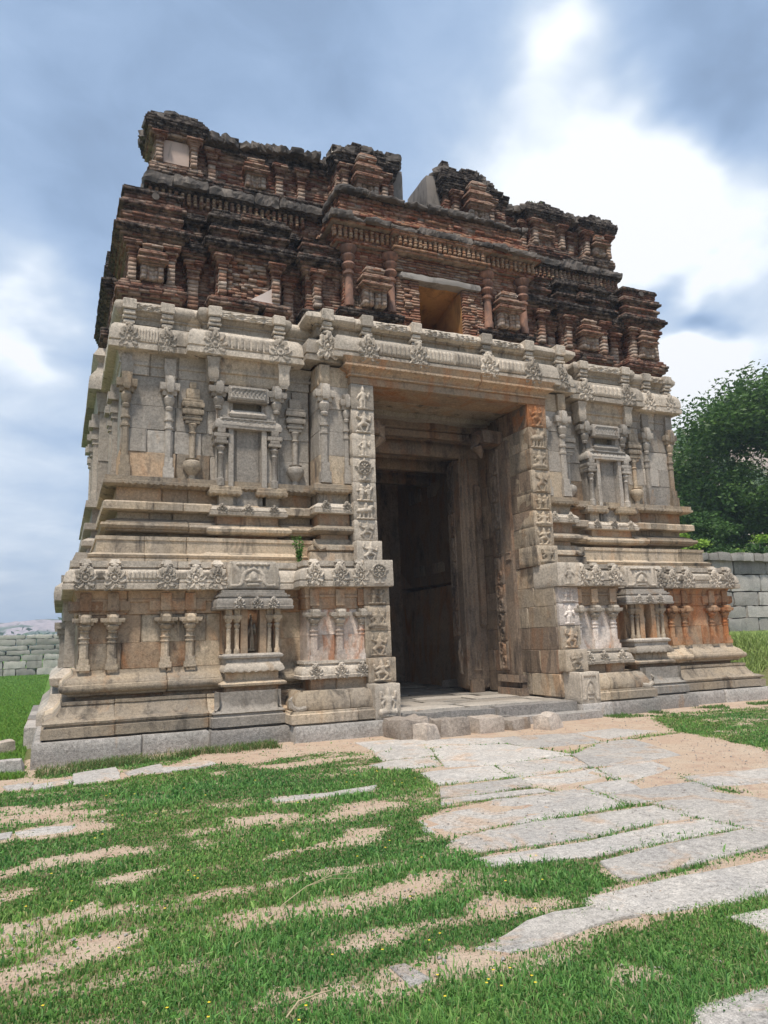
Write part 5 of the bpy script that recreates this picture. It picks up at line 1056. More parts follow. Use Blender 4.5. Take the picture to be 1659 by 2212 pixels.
# window surround: every brick its own object
unit=[]
for i,c in enumerate([(.40,.20,.13),(.34,.155,.10),(.45,.27,.19),(.31,.13,.085),(.48,.33,.25),(.38,.22,.15)]):
    b=Bricks(70+i); b.box((0,0,0),(.5,.5,.5),0,c,-.2,jit=.03); o=b.build('brick',None,kind=None); unit.append(o.data); bpy.data.objects.remove(o)
def brick_obj(x0,x1,y0,y1,z0,z1,parent):
    o=bpy.data.objects.new('brick',R_.choice(unit)); COL.objects.link(o); o.scale=(x1-x0,y1-y0,z1-z0); o.rotation_euler=(R_.uniform(-.03,.03),R_.uniform(-.02,.02),R_.uniform(-.04,.04))
    o.parent=parent; o.location=Vector(((x0+x1)/2,(y0+y1)/2,(z0+z1)/2))-worldloc(parent)
WS=empty('window_surround',(M,13.1,7.9)); WS.parent=GW; WS.location=Vector((M,13.1,7.9))-worldloc(GW)
z=7.90
while z<9.07:
    for s in (0,1):
        a,b=mr(6.24,6.77,s); t=a+R_.uniform(-.05,0)
        yw=13.10
        while t<b-.02:
            w=min(R_.uniform(.13,.22),b-t); w=b-t if b-t-w<.05 else w
            if max(t,a)<t+w-.03: brick_obj(max(t,a)+.004,t+w-.004,yw+R_.uniform(-.012,.012)+(.05 if (t<a+.16 if s==0 else t+w>b-.16) else 0),yw+.2,z,z+.056,WS)
            t+=w
    z+=.064
z=9.24
while z<9.60:
    t=6.22+R_.uniform(-.05,0); 
    while t<2*M-6.24:
        w=R_.uniform(.14,.24); brick_obj(t+.004,t+w-.004,13.10+R_.uniform(-.02,.015),13.3,z,z+.054,WS); t+=w
    z+=.064
q=Acc(); q.add(*roughbox(6.30,2*M-6.30,13.03,13.3,9.085,9.215,(16,4,3),.03,seed=3,nf=6.)); q.build('window_lintel',m_crust2,WS,auto=30)
m_mortar=plaster_mat('lime_mortar',(.36,.27,.21),(.30,.22,.17),(.2,.15,.12))
for s in (0,1):
    a,b=mr(6.26,6.76,s); q=Acc(); q.add(*roughbox(a,b,13.20,13.5,7.85,9.6,(1,1,1),0)); q.build('mortar_core',m_mortar,WS,smooth=False)
q=Acc(); q.add(*roughbox(6.76,2*M-6.76,13.20,13.5,9.2,9.62,(1,1,1),0)); q.build('mortar_core',m_mortar,WS,smooth=False)
# the small plastered cell behind the window opening
q=Acc()
for bx in ((6.70,6.775,13.14,15.6,7.75,9.08),(2*M-6.775,2*M-6.70,13.14,15.6,7.75,9.08),(6.7,2*M-6.7,15.5,15.6,7.75,9.08),(6.7,2*M-6.7,13.3,15.6,7.7,7.82)): q.add(*roughbox(*bx,(1,3,3),0))
# sloping soffit
V=[(6.76,13.2,9.12),(2*M-6.76,13.2,9.12),(2*M-6.76,15.55,8.5),(6.76,15.55,8.5)]; q.add(V+[(x,y,z+.05) for x,y,z in V],[(0,1,2,3),(7,6,5,4),(0,4,5,1)])
q.build('window_cell',m_ochre,GW,auto=20)

# portico cornice (over the whole centre)
B=Bricks(80); a,b=4.98,2*M-4.98
B.mass(a,b,13.16,14.6,9.58,10.90,sides=True,prof=[(9.58,.0),(9.62,.02),(9.66,.10),(9.72,.12),(9.74,.04),(9.78,.05),(9.98,.05),(10.0,.20),(10.06,.24),(10.10,.10),(10.16,.10),(10.22,.02),(10.30,-.02),(10.36,.04),(10.44,-.02),(10.52,-.08),(10.60,-.03),(10.68,-.10),(10.78,-.06),(10.90,-.04)],
    crust=((9.5,-.1),(9.95,-.1),(10.03,.25),(10.08,.8),(10.2,.5),(10.3,.25),(10.7,.2),(10.8,.6),(10.9,.9)),cols=[(.38,.17,.10),(.33,.13,.075),(.43,.22,.13),(.28,.10,.06)],jo=.018)
B.mass(6.22,2*M-6.22,13.0,13.3,9.60,10.04,prof=[(9.6,.0),(9.64,.08),(9.70,.10),(9.74,.02),(9.96,.02),(9.98,.12),(10.04,.15)],crust=((0,-.2),(99,-.2)),cols=[(.46,.25,.15),(.42,.2,.12)])
B.build('portico_cornice',GW)
D=Bricks(84); x=4.86
while x<2*M-4.86:
    yy=12.90 if 6.2<x<2*M-6.2 else 13.03
    D.mass(x-.026,x+.026,yy,yy+.10,9.745,9.975,prof=[(9.7,.0),(9.82,.012),(9.87,-.002),(9.95,.008),(10,0)],h=.06,depth=.06,core=False,jo=.002,cols=[(.50,.33,.22),(.44,.25,.15),(.38,.18,.1)],miss=.02); x+=.118
D.build('baluster_row',GW)
rr=random.Random(9); x=4.68
while x<2*M-4.7:
    w=rr.uniform(.25,.85)
    if rr.random()<.84:
        q=Acc(); q.add(*roughbox(x,x+w-.006,12.82+rr.uniform(-.03,.08),13.3,10.06,10.19+rr.uniform(-.06,.03),(10,6,3),.055,seed=x,nf=8.)); q.build('eave_slab',m_crust,GW,smooth=False)
    x+=w
x=4.95
while x<2*M-4.95:
    w=rr.uniform(.5,.9); q=Acc(); q.add(*roughbox(x,min(x+w,2*M-4.9)-.004,13.10+rr.uniform(-.04,.05),14.2,10.84,10.97+rr.uniform(-.04,.04),(12,8,3),.055,seed=x,nf=8.)); q.build('ledge_slab',m_crust,GW,smooth=False); x+=w
B=Bricks(90); B.box((M,17,10.9),(5.6,2.5,.25),0,(.2,.15,.12),.9,jit=0); B.build('roof_deck',GW)
# caps of rubble and dark growth along the broken tops
def rubble_top(name,x0,x1,y0,y1,zf,seed,n):
    r=random.Random(seed); q=Acc()
    for k in range(n):
        x=r.uniform(x0,x1); y=r.uniform(y0,y1); w=r.uniform(.05,.16); z=zf(x)-.06
        q.add(*roughbox(x-w,x+w,y-w*.8,y+w*.8,z-.08,z+r.uniform(.03,.12),(3,3,3),.06,seed=k*3.3,rot=r.uniform(0,3),nf=7.))
    o=q.build(name,m_crust,GW,smooth=False); o['kind']='stuff'
for s in (0,1):
    TL=[(1.2,12.2),(1.5,12.42),(1.82,12.55),(2.24,12.45),(2.36,12.22),(3.3,12.3),(4.1,12.38),(4.8,12.40),(5.2,12.4)] if s==0 else [(1.2,12.32),(1.5,12.45),(1.95,12.5),(2.3,12.35),(2.6,12.32),(2.9,12.42),(3.5,12.6),(3.9,12.48),(4.3,12.35),(4.6,12.25),(5.2,12.2)]
    f=lambda m: float(np.interp(m if s==0 else 2*M-m,[q[0] for q in TL],[q[1] for q in TL]))
    a,b=mr(1.3,5.2,s); rubble_top('rubble_capping',a,b,14.3,15.2,f,5+s,280)
    TC=[(5.3,12.35),(5.5,12.45),(5.8,12.6),(6.3,12.5),(6.65,12.48),(7.0,12.4)] if s==0 else [(4.85,12.1),(5.25,12.3),(5.6,12.55),(5.9,12.72),(6.2,12.60),(6.45,12.68),(6.7,12.62)]
    f2=lambda m: float(np.interp(m if s==0 else 2*M-m,[q[0] for q in TC],[q[1] for q in TC]))
    a,b=mr(5.2 if s==0 else 4.9,6.75,s); rubble_top('rubble_capping',a,b,13.9,15.0,f2,9+s,150)
    a,b=mr(.9,1.8,s); rubble_top('rubble_capping',a,b,13.6,15,lambda m:10.12,19+s,24)
    a,b=mr(2.5,3.9,s); rubble_top('rubble_capping',a,b,13.6,14.1,lambda m:10.0,23+s,30)
# ================================================================= GROUND
def inpoly(x,y,P):
    A=np.asarray(P); m=(x>=A[:,0].min())&(x<=A[:,0].max())&(y>=A[:,1].min())&(y<=A[:,1].max()); r=np.zeros(x.shape,bool)
    if m.any(): r[m]=inpoly_(x[m],y[m],P)
    return r
def inpoly_(x,y,P):
    P=np.asarray(P); n=len(P); c=np.zeros(x.shape,bool); j=n-1
    for i in range(n):
        xi,yi=P[i];xj,yj=P[j]
        with np.errstate(divide='ignore',invalid='ignore'):
            c^=((yi>y)!=(yj>y))&(x<(xj-xi)*(y-yi)/((yj-yi) if yj!=yi else 1e-9)+xi)
        j=i
    return c
def distline(x,y,P):
    A=np.asarray(P); m=(x>=A[:,0].min()-.2)&(x<=A[:,0].max()+.2)&(y>=A[:,1].min()-.2)&(y<=A[:,1].max()+.2); r=np.full(x.shape,9.)
    if m.any(): r[m]=distline_(x[m],y[m],P)
    return r
def distline_(x,y,P):
    d=np.full(x.shape,9.)
    for (x0,y0),(x1,y1) in zip(P[:-1],P[1:]):
        dx,dy=x1-x0,y1-y0; l=dx*dx+dy*dy+1e-9; t=np.clip(((x-x0)*dx+(y-y0)*dy)/l,0,1); d=np.minimum(d,np.hypot(x-x0-dx*t,y-y0-dy*t))
    return d
def grass_density(x,y):
    """0..1 how thickly grass stands; the clearings, slab joints and path edges of the forecourt"""
    wx=x+.07*vnoise(np.stack([x*3,y*3,x*0],-1))+.03*vnoise(np.stack([x*11,y*11,x*0+4],-1)); wy=y+.06*vnoise(np.stack([x*3,y*3,x*0+9],-1))+.03*vnoise(np.stack([x*11,y*11,x*0+14],-1))
    g=np.zeros(x.shape)
    for P in GRASS: g=np.maximum(g,inpoly(wx,wy,P)*1.)
    g=np.where((x<-.35)&(y>11.2)|(x<-2.2)&(y>9.5),1.,g)
    for P in BARE: g=np.where(inpoly(wx,wy,P),.05,g)
    for i_,P in enumerate(SLABS): g=np.where(inpoly(x+(0 if i_<22 else .05*vnoise(np.stack([x*8,y*8,x*0],-1))),y,P),0. if i_<22 else g*(vnoise(np.stack([x*5,y*6,x*0+2],-1))>.35),g)
    g=np.where((y>11.78)&(x>-.3)&(x<15),0,g)
    g=np.where((x>4.0)&(y>9.8)&(x<9),g*.3,g)
    yy_=y+.05*x+.10*vnoise(np.stack([x*.8,y*1.2,x*0+21],-1)); pat=.52+.42*fbm(np.stack([x*.55,y*2.4,x*0+3],-1),4)+.17*np.cos(2*np.pi*yy_/.56)*np.clip((7.5-y)/2,0,1)+.18*vnoise(np.stack([x*7,y*9,x*0+3],-1))
    g=g*np.clip(-.25+1.8*pat,0.03,1)
    for P in JOINTS: 
        d=distline(wx*.5+x*.5,wy*.5+y*.5,P); g=np.maximum(g,np.clip(1.35-d/.036,0,1)*(.55+.45*vnoise(np.stack([x*5,y*5,x*0+6],-1))>.2))
    return g
def hground(x,y):
    z=.012*fbm(np.stack([x*1.1,y*1.1,x*0],-1),3)
    z=z-.10*np.clip((2.2-x)/2.5,0,1)*np.clip((y-9.5)/2.,0,1)
    t=np.clip((x-14.8)/3,0,1)*np.clip((y-12.8)/2.5,0,1); z=z+1.25*t*t*(3-2*t)
    return z
def ground_mat():
    m,nt,N,L,b=nmat('sandy_soil'); q=NB(nt); P=q.geo()
    at=N.new('ShaderNodeAttribute'); at.attribute_name='grass'
    n=q.noise(P,1.4,6,.6,.4)
    sand=q.mix(q.ramp(n,[(.35,0.),(.65,1.)]),(.47,.345,.25),(.50,.395,.295))
    sand=q.mix(q.ramp(q.noise(P,5,6,.7,.6,(3,1,1)),[(.5,0.),(.68,1.)]),sand,(.40,.27,.20))
    sand=q.mix(1.,sand,q.ramp(q.noise(P,70,4,.75),[(.3,.62),(.5,1.),(.7,1.2)]),'MULTIPLY')
    litter=q.mix(q.ramp(q.noise(P,26,5,.7),[(.35,0.),(.65,1.)]),(.09,.10,.04),(.24,.19,.11))
    far=q.mix(q.ramp(q.noise(P,.5,6,.7),[(.35,0.),(.65,1.)]),(.09,.17,.03),(.13,.22,.045))
    far=q.mix(1.,far,q.ramp(q.noise(P,9,5,.8),[(.3,.6),(.7,1.3)]),'MULTIPLY')
    sepn=N.new('ShaderNodeSeparateXYZ'); L.new(P,sepn.inputs[0])
    fr=N.new('ShaderNodeMapRange'); fr.inputs[1].default_value=12.; fr.inputs[2].default_value=20.; L.new(sepn.outputs[1],fr.inputs[0])
    gr=q.mix(fr.outputs[0],litter,far)
    f=q.ramp(q.math('ADD',at.outputs['Fac'],q.math('MULTIPLY',q.math('ADD',q.noise(P,16,4,.7),-.5),.6)),[(.25,0.),(.6,1.)])
    c=q.mix(f,sand,gr)
    L.new(c,b.inputs['Base Color']); b.inputs['Roughness'].default_value=1.; b.inputs['Specular IOR Level'].default_value=.1
    nb=q.bump(q.noise(P,8,6,.7),.5,.03); nb=q.bump(q.noise(P,75,4,.8),.9,.008,nb); L.new(nb,b.inputs['Normal']); return m
m_ground=ground_mat()
def build_ground():
    # one sheet: fine near the camera, coarse to the horizon
    xs=np.concatenate([np.linspace(-1600,-60,14),np.linspace(-50,-7,24),np.arange(-6,17.5,.07),np.linspace(18,60,26),np.linspace(75,1600,14)])
    ys=np.concatenate([np.linspace(-700,-20,10),np.linspace(-12,1.2,10),np.arange(1.4,13.4,.07),np.arange(13.5,26,.35),np.linspace(27,90,30),np.linspace(110,1800,16)])
    X,Y=np.meshgrid(xs,ys,indexing='ij'); Z=hground(X,Y); G=grass_density(X,Y)
    near=(X>-6)&(X<17)&(Y>1.2)&(Y<13.4)
    G=np.where(near,G,np.where((Y>13.0)|(X<-6)|(X>17)|(Y<1.2),1.,G))
    Z=Z-.012*np.where(near,G,0)
    Z=np.where((np.abs(X)>100)|(Y>100),Z-0.0,Z)
    n,m=X.shape; a=(np.arange(n-1)[:,None]*m+np.arange(m-1)[None]).ravel(); F=np.stack([a,a+m,a+m+1,a+1],1)
    o=mkobj('ground',np.stack([X,Y,Z],-1).reshape(-1,3),F,m_ground,None,attrs={'grass':('FLOAT',G.ravel())}); o['kind']='structure'
    return o
build_ground()
# ---- paving
PATH=empty('stone_path',(6,7,0)); PATH['kind']='structure'
def slab(P,z=.018,th=.10,parent=PATH,seed=0,mat=m_slab,name='paving_slab'):
    P=[np.array(p,float) for p in P]; c=sum(P)/len(P)
    A=sum(P[i][0]*P[(i+1)%len(P)][1]-P[(i+1)%len(P)][0]*P[i][1] for i in range(len(P)))
    if A<0: P=P[::-1]
    # densified, wobbly outline
    out=[]
    for i in range(len(P)):
        a,b=P[i],P[(i+1)%len(P)]; n=max(1,int(np.linalg.norm(b-a)/.14))
        for k in range(n): out.append(a+(b-a)*k/n)
    O=np.array(out); w=fbm(np.stack([O[:,0]*5,O[:,1]*5,O[:,0]*0+seed],-1),3)*.022+(.045 if 13<=round(seed/1.7)<=22 else .024); dr=(O-c)/np.linalg.norm(O-c,axis=1)[:,None]; O=O+dr*w[:,None]
    rings=[(1.0,-th),(1.0,-.012),(.985,0),(.72,.006),(.36,.004)]
    V=[];n=len(O)
    for f,dz in rings:
        Q=c+(O-c)*f if f<.98 else (O-dr*(0 if f==1. else .010))
        zz=z+dz+hground(Q[:,0],Q[:,1])*.6+(fbm(np.stack([Q[:,0]*2.3,Q[:,1]*2.3,Q[:,0]*0+seed],-1),3)*.012 if dz>-.05 else 0)
        V.append(np.stack([Q[:,0],Q[:,1],zz],-1))
    V=np.concatenate(V+[np.array([[c[0],c[1],z+.004]])]); F=[]
    for r in range(len(rings)-1):
        for k in range(n): a=r*n+k;b=r*n+(k+1)%n; F.append((a,b,b+n,a+n))
    for k in range(n): F.append(((len(rings)-1)*n+k,(len(rings)-1)*n+(k+1)%n,len(rings)*n))
    return mkobj(name,V,F,mat,parent,auto=40)
for i,P in enumerate(SLABS): slab(P,z=.006+.005*math.sin(i*2.3),seed=i*1.7)
# rows of slabs that go on out of the frame to the right
rr=random.Random(77); y=3.2
while y<6.2:
    h=rr.uniform(.45,.62); x=6.3+rr.uniform(0,.6)
    while x<10:
        w=rr.uniform(.9,1.7); 
        slab([(x,y),(x+w-.03,y),(x+w-.03,y+h-.04),(x,y+h-.04)],z=.012,seed=x); x+=w
    y+=h

# ---- loose stones at the threshold
def rock(name,verts8,mat,label,cat,group=None,n=(6,5,4),jit=.03,seed=0.):
    x0,x1,y0,y1,z0,z1,rot=verts8; V,F=roughbox(x0,x1,y0,y1,z0,z1,n,jit,seed=seed,rot=rot,taper=.06); o=mkobj(name,V,F,mat,None,auto=28); tag(o,label,cat,group); return o
G1='loose hewn blocks along the threshold'
rock('loose_stone',(4.98,5.60,11.05,11.68,-.05,.33,.08),m_rock,'big broken grey block at the left end of the threshold row, by the door jamb','stone block',G1,seed=1,jit=.11)
rock('loose_stone',(5.26,5.62,10.80,11.10,-.05,.26,.5),m_rock,'small angular stone in front of the leftmost threshold block','stone block',G1,seed=2,jit=.09)
rock('loose_stone',(5.70,6.30,10.98,11.45,-.05,.27,-.05),m_rock,'flat-topped long block, second in the row before the doorway','stone block',G1,seed=3,jit=.08)
rock('loose_stone',(6.42,6.96,10.98,11.42,-.05,.26,.07),m_rock,'squared block in the middle of the row before the doorway','stone block',G1,seed=4,jit=.06)
rock('loose_stone',(7.06,7.50,11.05,11.42,-.05,.18,.12),m_rock,'low dark block half under the step, fourth in the row','stone block',G1,seed=5,jit=.1)
rock('loose_stone',(7.52,7.96,10.74,11.1,-.05,.23,.5),m_rock,'pointed pale stone at the right end of the threshold row','stone block',G1,seed=6,jit=.1)
rock('kerb_stone',(-1.6,-.34,11.85,12.12,-.2,.10,.0),m_plinth,'low rectangular kerb stone left of the plinth corner','kerb stone',None,n=(8,3,3),seed=7,jit=.02)
rock('field_stone',(-.86,-.62,14.2,14.5,-.1,.12,.3),m_rock,'small white boulder lying in the grass left of the gateway','boulder',None,seed=8,jit=.06)
rock('floor_rock',(9.05,9.35,16.9,17.15,.33,.52,.3),m_rock,'dark lump of stone lying on the passage floor inside the gate','boulder',None,seed=9,jit=.05)

# ---- grit and pebbles
def pebbles():
    g=np.random.default_rng(8); N=16000; y=2.3*np.exp(g.random(N)*np.log(12/2.3)); x=g.random(N)*(1.2*y+1)-.5; d=grass_density(x,y); k=(d<.25)&(y<11.9); 
    foot=g.random(N)<.5; x,y=x[k],y[k]; n=len(x); r=g.gamma(2.,.0016,n)+.0012*(y/4); r=np.minimum(r,.013)+.010*(g.random(n)<.012); z=hground(x,y)+.006
    dirs=np.array([(1,0,0),(0,1,0),(-1,0,0),(0,-1,0),(0,0,.8),(0,0,-.6)],float); V=dirs[None]*r[:,None,None]*(.6+.8*g.random((n,6,1)))
    a=g.uniform(0,6.28,n); c,s_=np.cos(a)[:,None],np.sin(a)[:,None]; W=V.copy(); W[:,:,0]=V[:,:,0]*c-V[:,:,1]*s_; W[:,:,1]=V[:,:,0]*s_+V[:,:,1]*c; W+=np.stack([x,y,z],1)[:,None,:]
    t=np.array([(0,1,4),(1,2,4),(2,3,4),(3,0,4),(1,0,5),(2,1,5),(3,2,5),(0,3,5)]); F=(np.arange(n)[:,None,None]*6+t[None]).reshape(-1,3)
    o=mkobj('pebbles',W.reshape(-1,3),F,m_slab,None,smooth=False); tag(o,'grit and small pebbles strewn over the sandy ground and slabs','pebbles',kind='stuff')
pebbles()
# ---- grass
def grass_mat():
    m,nt,N,L,b=nmat('grass_blade'); at=N.new('ShaderNodeAttribute'); at.attribute_name='tint'
    L.new(at.outputs['Color'],b.inputs['Base Color']); b.inputs['Roughness'].default_value=.6; b.inputs['Specular IOR Level'].default_value=.25
    tr=N.new('ShaderNodeBsdfTranslucent'); L.new(at.outputs['Color'],tr.inputs[0]); mx_=N.new('ShaderNodeMixShader'); mx_.inputs[0].default_value=.35
    L.new(b.outputs[0],mx_.inputs[1]); L.new(tr.outputs[0],mx_.inputs[2]); L.new(mx_.outputs[0],N['Material Output'].inputs[0]); return m
m_grass=grass_mat()
def blades(name,x,y,z,h,w,col,bend,label=None,parent=None,two=True):
    n=len(x); a=rng.uniform(0,2*np.pi,n); b=a+rng.uniform(-.9,.9,n); dx,dy=np.cos(a)*w/2,np.sin(a)*w/2; bx,by=-np.sin(b)*h*bend,np.cos(b)*h*bend
    V=np.zeros((n,5,3)); V[:,0]=np.stack([x-dx,y-dy,z-.01],1); V[:,1]=np.stack([x+dx,y+dy,z-.01],1)
    V[:,2]=np.stack([x+dx*.8+bx*.35,y+dy*.8+by*.35,z+h*.55],1); V[:,3]=np.stack([x-dx*.8+bx*.35,y-dy*.8+by*.35,z+h*.55],1)
    V[:,4]=np.stack([x+bx,y+by,z+h*np.clip(1-bend*.25,.4,1)],1)
    me=bpy.data.meshes.new(name); me.vertices.add(n*5); me.vertices.foreach_set('co',V.astype(np.float32).ravel())
    k=np.arange(n)*5; q=np.stack([k,k+1,k+2,k+3,k+3,k+2,k+4],1).astype(np.int32)
    me.loops.add(n*7); me.loops.foreach_set('vertex_index',q.ravel()); me.polygons.add(n*2)
    ls=np.stack([np.arange(n)*7,np.arange(n)*7+4],1).astype(np.int32); me.polygons.foreach_set('loop_start',ls.ravel()); me.polygons.foreach_set('loop_total',np.tile(np.array([4,3],np.int32),n))
    me.update(calc_edges=True)
    at=me.attributes.new('tint','FLOAT_COLOR','POINT'); C=np.ones((n,5,4)); C[:,:,:3]=col[:,None,:]; C[:,4,:3]*=1.25; at.data.foreach_set('color',C.astype(np.float32).ravel())
    me.materials.append(m_grass); o=bpy.data.objects.new(name,me); COL.objects.link(o)
    if label: o['label']=label; o['category']='grass'; o['kind']='stuff'
    return o
def scatter(N,x0,x1,y0f,y1f,power):
    y=y0f+(y1f-y0f)*rng.random(N)**power; x=rng.uniform(0,1,N); return x,y
def build_grass():
    N=1350000
    # sample with density falling with distance from the viewer
    y=2.1*np.exp(rng.random(N)*np.log(13./2.1)); wdt=1.15*y+1.0
    x=rng.random(N)*(wdt+.8)-.8
    x=np.where(rng.random(N)<.0,x,x); dens=grass_density(x+rng.normal(0,.07,N),y+rng.normal(0,.075,N))
    ins=np.zeros(N,bool)
    for P in SLABS[:22]: ins|=inpoly(x,y,P)
    dens=np.where(ins&(rng.random(N)<.85),0,dens)
    keep=rng.random(N)<dens*.60; x,y,dens=x[keep],y[keep],dens[keep]
    n=len(x); z=hground(x,y)
    pat=.5+.5*fbm(np.stack([x*1.1,y*1.6,x*0+3],-1),3); pat2=fbm(np.stack([x*4,y*4,x*0+8],-1),2)
    jd=np.full(n,9.)
    for P in JOINTS: jd=np.minimum(jd,distline(x,y,P))
    tall=np.clip(.05+pat*1.7+pat2*.8,.35,2.1)
    h=rng.gamma(4,.0056,n)*tall*np.where(jd<.06,.85,1.); h=np.clip(h,.010,.12)
    w=(.0022+.0011*y*rng.random(n))*np.where(rng.random(n)<.22,2.6,1.)
    base=np.array([[.115,.25,.055],[.16,.315,.07],[.085,.20,.055],[.22,.35,.10],[.31,.33,.14]]); ci=rng.choice(5,n,p=[.34,.30,.2,.11,.05]); col=base[ci]*(.8+.45*rng.random(n))[:,None]
    dry=(rng.random(n)<.07+.18*np.clip(.5-dens,0,1)); col[dry]=np.array([.46,.38,.21])*(.6+.6*rng.random(dry.sum()))[:,None]; h[dry]*=.7
    pp=fbm(np.stack([x*.8,y*.8,x*0+13],-1),3)[:,None]; col=col*(1+.35*pp*np.array([[1.1,.5,.3]])+.3*(pat[:,None]-.5))
    print('grass blades',n)
    hs=rng.random(n)<.18; h[hs]*=.45; w[hs]*=2.4; col[hs]*=np.array([.9,1.05,.9])
    blades('grass',x,y,z,h,w,col,rng.uniform(.1,1.3,n),'short green grass growing in tufts between the buried paving slabs')
    # lawn left, far
    N=120000; y=11.5*np.exp(rng.random(N)*np.log(60/11.5)); x=-.35-rng.random(N)*(1.6+.09*(y-11)); n=N
    k=(x<-.42)|(y<11.8); x,y=x[k],y[k]; n=len(x); h=rng.uniform(.04,.11,n); w=.004+.0011*y*rng.random(n)
    col=np.array([.13,.27,.04])*(.7+.6*rng.random(n))[:,None]; col[:,0]*=rng.uniform(.8,1.4,n)
    blades('lawn_grass',x,y,hground(x,y),h,w,col,rng.uniform(.2,1.,n),'even green lawn running back to the low field wall on the left')
    # strip at the foot of the plinth left
    n=9000; x=rng.uniform(-.2,3.2,n); y=rng.uniform(11.35,12.1,n); k=rng.random(n)<np.clip(1.5-abs(y-11.75)*3,0,1)*(.25+.75*(vnoise(np.stack([x*2.1,y*3,x*0],-1))>-.2)); x,y=x[k],y[k]; n=len(x)
    col=np.array([.10,.18,.045])*(.6+.7*rng.random(n))[:,None]; col[rng.random(n)<.25]=(.28,.24,.12)
    blades('plinth_grass',x,y,hground(x,y),rng.uniform(.03,.13,n),.006+.006*rng.random(n),col,rng.uniform(.2,1.1,n),'thin tufts of grass along the foot of the left plinth')
    n=6000; x=rng.uniform(9.6,15.2,n); y=rng.uniform(11.2,11.75,n); k=vnoise(np.stack([x*2.6,y*2,x*0+5],-1))>.25; x,y=x[k],y[k]; n=len(x)
    col=np.array([.10,.20,.045])*(.6+.7*rng.random(n))[:,None]
    blades('plinth_grass',x,y,hground(x,y),rng.uniform(.02,.08,n),.006+.006*rng.random(n),col,rng.uniform(.2,1.1,n),'sparse grass along the foot of the right plinth')
    # rough grass on the raised bank at the right
    n=52000; y=rng.uniform(14.2,19.6,n); x=15.0+rng.random(n)*8; h=rng.uniform(.08,.3,n); w=.012+.016*rng.random(n)
    col=np.array([.36,.46,.15])*(.6+.7*rng.random(n))[:,None]
    blades('bank_grass',x,y,hground(x,y),h,w,col,rng.uniform(.2,.9,n),'tall pale grass on the raised bank below the right boundary wall')
build_grass()
# yellow flowers
m_yel,_,_,_,bb_=nmat('yellow_petal'); bb_.inputs['Base Color'].default_value=(.75,.55,.02,1); bb_.inputs['Roughness'].default_value=.6
q=Acc(); n=0; r=random.Random(4)
while n<70:
    y=2.3*math.exp(r.random()*math.log(9/2.3)); x=r.uniform(-.5,y*.62+.3)
    if grass_density(np.array([x]),np.array([y]))[0]<.45 or fbm(np.array([[x*.9,y*.9,5.]]))[0]<-.12: continue
    z=float(hground(np.array([x]),np.array([y]))[0])+r.uniform(.035,.075); R0=.0065+.0006*y
    pts=[(x,y,z+.003)]+[(x+math.cos(t*math.pi/5)*R0*(1 if t%2 else .5),y+math.sin(t*math.pi/5)*R0*(1 if t%2 else .5),z+.002*(t%2)) for t in range(10)]
    q.add(pts,[(0,t+1,(t+1)%10+1) for t in range(10)]); n+=1
o=q.build('wildflowers',m_yel,None,smooth=False); tag(o,'tiny yellow wildflowers scattered through the grass','flowers',kind='stuff')
# dry stems
m_dry,_,_,_,bb_=nmat('dry_stem'); bb_.inputs['Base Color'].default_value=(.42,.34,.20,1); bb_.inputs['Roughness'].default_value=.8
def dry(name,P,rad,label,kids=()):
    q=Acc(); q.add(*tube(P,rad,6)); o=q.build(name,m_dry,None); tag(o,label,'dry stem')
    for k in kids: qq=Acc(); qq.add(*tube(k,[.002]+[.0015]*(len(k)-2)+[.001],5)); qq.build('twig',m_dry,o)
dry('dry_grass_stem',[(1.12,4.38,.05),(1.3,4.6,.065),(1.5,4.8,.075),(1.72,4.92,.08),(1.95,4.95,.06)],[.002,.003,.0025,.002,.001],'long dry straw lying across the grass in the foreground',[[(1.5,4.8,.075),(1.68,4.84,.085),(1.86,4.84,.06)],[(1.6,4.86,.075),(1.75,4.99,.08),(1.88,5.04,.06)]])
dry('dead_twig',[(.95,3.35,.03),(1.02,3.40,.06),(1.10,3.40,.07),(1.18,3.43,.06)],[.0035,.0035,.003,.002],'forked dead twig in the grass near the bottom of the picture',[[(1.02,3.40,.06),(1.05,3.47,.08),(1.03,3.52,.07)],[(1.08,3.40,.065),(1.12,3.34,.07)]])

# ---- small plant rooted in the masonry
def leafmat(name,c,c2):
    m,nt,N,L,b=nmat(name); q=NB(nt); P=q.geo(); at=N.new('ShaderNodeAttribute'); at.attribute_name='tint'
    c_=q.mix(q.ramp(q.noise(P,.8,3,.6),[(.35,0.),(.65,1.)]),c,c2); c_=q.mix(1.,c_,at.outputs['Color'],'MULTIPLY')
    L.new(c_,b.inputs['Base Color']); b.inputs['Roughness'].default_value=.55; b.inputs['Specular IOR Level'].default_value=.3
    tr=N.new('ShaderNodeBsdfTranslucent'); L.new(c_,tr.inputs[0]); mm=N.new('ShaderNodeMixShader'); mm.inputs[0].default_value=.3; L.new(b.outputs[0],mm.inputs[1]); L.new(tr.outputs[0],mm.inputs[2]); L.new(mm.outputs[0],N['Material Output'].inputs[0]); return m
m_bark,_,_,_,bb_=nmat('bark'); bb_.inputs['Base Color'].default_value=(.07,.05,.035,1); bb_.inputs['Roughness'].default_value=.9
